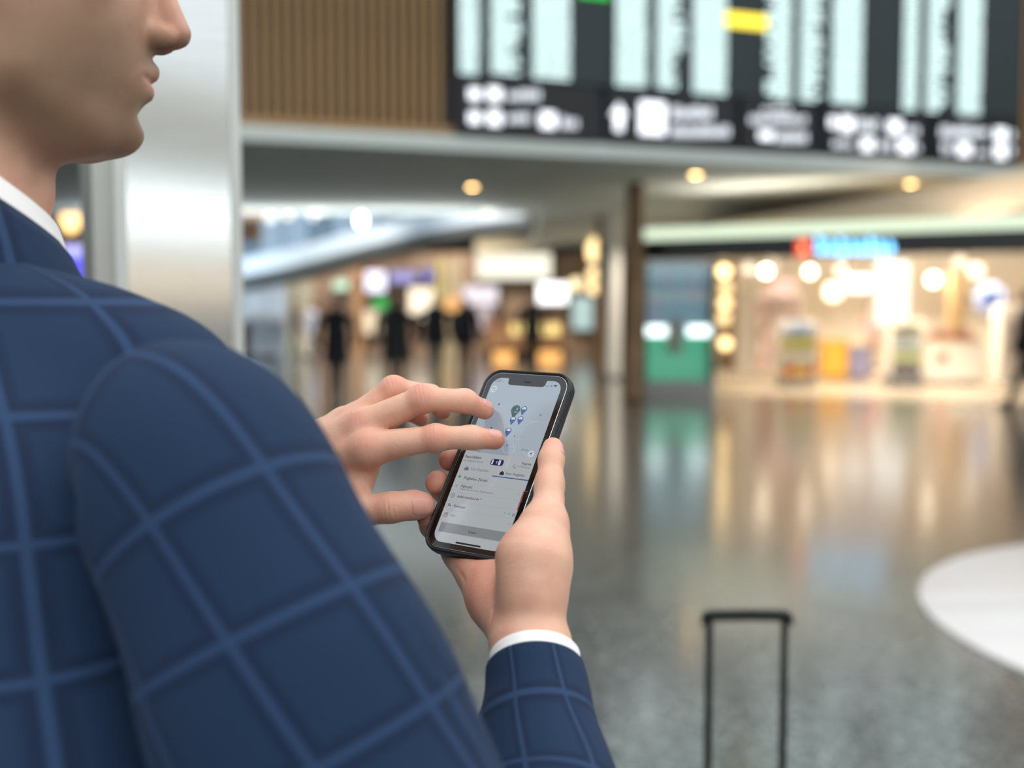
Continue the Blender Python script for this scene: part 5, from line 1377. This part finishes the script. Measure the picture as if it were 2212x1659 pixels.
# list
text('Pauschalfahrt', (1160, 742), (1283, 758), INK, bold=.012); text('ab Flughafen Zürich', (1150, 770), (1297, 788), GREY)
x, y = zs(1405, 781)
flat('car_body', [(x + a, y + b) for a, b in rrect(11.2, 5.0, 1.7, 6)], .07, NAVYD, SCREEN)
for dx, w in ((-4.0, 1.4), (2.2, 2.0), (-.3, .5)): flat('car_window', [(x + dx + a, y + b) for a, b in rrect(w, 4.0 if w > 1 else 2.2, .4 if w > 1 else .2, 4)], .09, WHITE, SCREEN)
text('Fixpreis', (1594, 797), (1667, 808), INK, bold=.008); text('1-7 Personen', (1560, 818), (1662, 832), GREY); disc('person_icon', (1538, 806), .8, GREY, inner=.5); strip('person_icon', [(1528, 820), (1550, 824)], .5, GREY)
def taxi(p, mat):
    x, y = zs(*p); flat('taxi_icon', [(x + a, y + b) for a, b in ((-1.9, -1.3), (1.9, -1.3), (1.9, .1), (1.2, 1.2), (.5, 1.3), (.5, 1.8), (-.5, 1.8), (-.5, 1.3), (-1.2, 1.2), (-1.9, .1))], .07, mat, SCREEN)
taxi((1170, 830), GREY); text('Zum Flughafen', (1196, 838), (1337, 856), GREY)
taxi((1442, 865), INK); text('Vom Flughafen', (1468, 874), (1616, 893), INK)
strip('tab_underline', [(1368, 885), (1646, 921)], .75, BLUE)
disc('start_dot', (1117, 890), 1.05, GREEN, inner=.35); text('Flughafen Zürich', (1148, 909), (1327, 931), INK, bold=.006)
disc('goal_dot', (1091, 962), .85, GREY, inner=.55); text('Fahrziel', (1126, 972), (1208, 982), INK, bold=.006)
text('Geben Sie hier Ihre Zieladresse ein', (1118, 990), (1376, 1024), GREY)
disc('clock_icon', (1064, 1035), 1.75, INK, inner=1.45); strip('clock_hand', [(1064, 1024), (1064, 1036), (1071, 1040)], .3, INK)
text('Abfahrtszeitpunkt *', (1095, 1050), (1281, 1077), INK, bold=.006)
disc('people_icon', (1036, 1103), .95, INK, inner=.65); strip('people_icon', [(1024, 1116), (1036, 1110), (1048, 1118)], .35, INK); disc('people_icon', (1045, 1112), .5, INK, inner=.25)
text('Personen', (1070, 1124), (1156, 1136), INK, bold=.006)
text('1 - 4', (1458, 1181), (1500, 1188), GREY); disc('gear_icon', (1532, 1187), 1.1, GREY, inner=.6)
rect('info_icon', (1011, 1182), 3.2, 3.2, INK, r=.5); rect('info_icon', (1011, 1182), 2.6, 2.6, SCREEN.data.materials[0], c=.09, r=.4); disc('info_icon', (1011, 1182), .75, INK, .11, inner=.45)
text('Info', (1043, 1195), (1078, 1200), GREY)
for p in ((1573, 1028), (1497, 1258)): strip('chevron', [(p[0] - 4, p[1] - 9), (p[0] + 4, p[1]), (p[0] - 6, p[1] + 8)], .25, GREY)
for a, b in (((1130, 938), (1640, 1006)), ((1100, 1012), (1600, 1080)), ((1075, 1082), (1570, 1150)), ((1050, 1150), (1545, 1218))): strip('rule_line', [a, b], .15, LINE)
q = [zs(*p) for p in ((975, 1241), (1486, 1318), (1456, 1394), (950, 1312))]; yt, yb = (q[0][1] + q[1][1]) / 2, (q[2][1] + q[3][1]) / 2
flat('confirm_bar', [(-28.6, yb), (28.6, yb), (28.6, yt), (-28.6, yt)], .06, BAR, SCREEN)
text('Weiter', (1179, 1325), (1246, 1336), INK, bold=.004)
x0, x1 = zs(1085, 1398), zs(1278, 1432); flat('home_bar', [(x0[0] + (x1[0] - x0[0]) / 2 + a, (x0[1] + x1[1]) / 2 + b) for a, b in rrect(x1[0] - x0[0], 1.3, .6, 5)], .07, pbr('display_black', (3, 3, 5), .4), SCREEN)
ya, yb = zs(1618, 1005)[1], zs(1562, 1150)[1]; flat('red_strip', [(30.3, yb), (31.15, yb), (31.15, ya), (30.3, ya)], .08, RED, SCREEN)
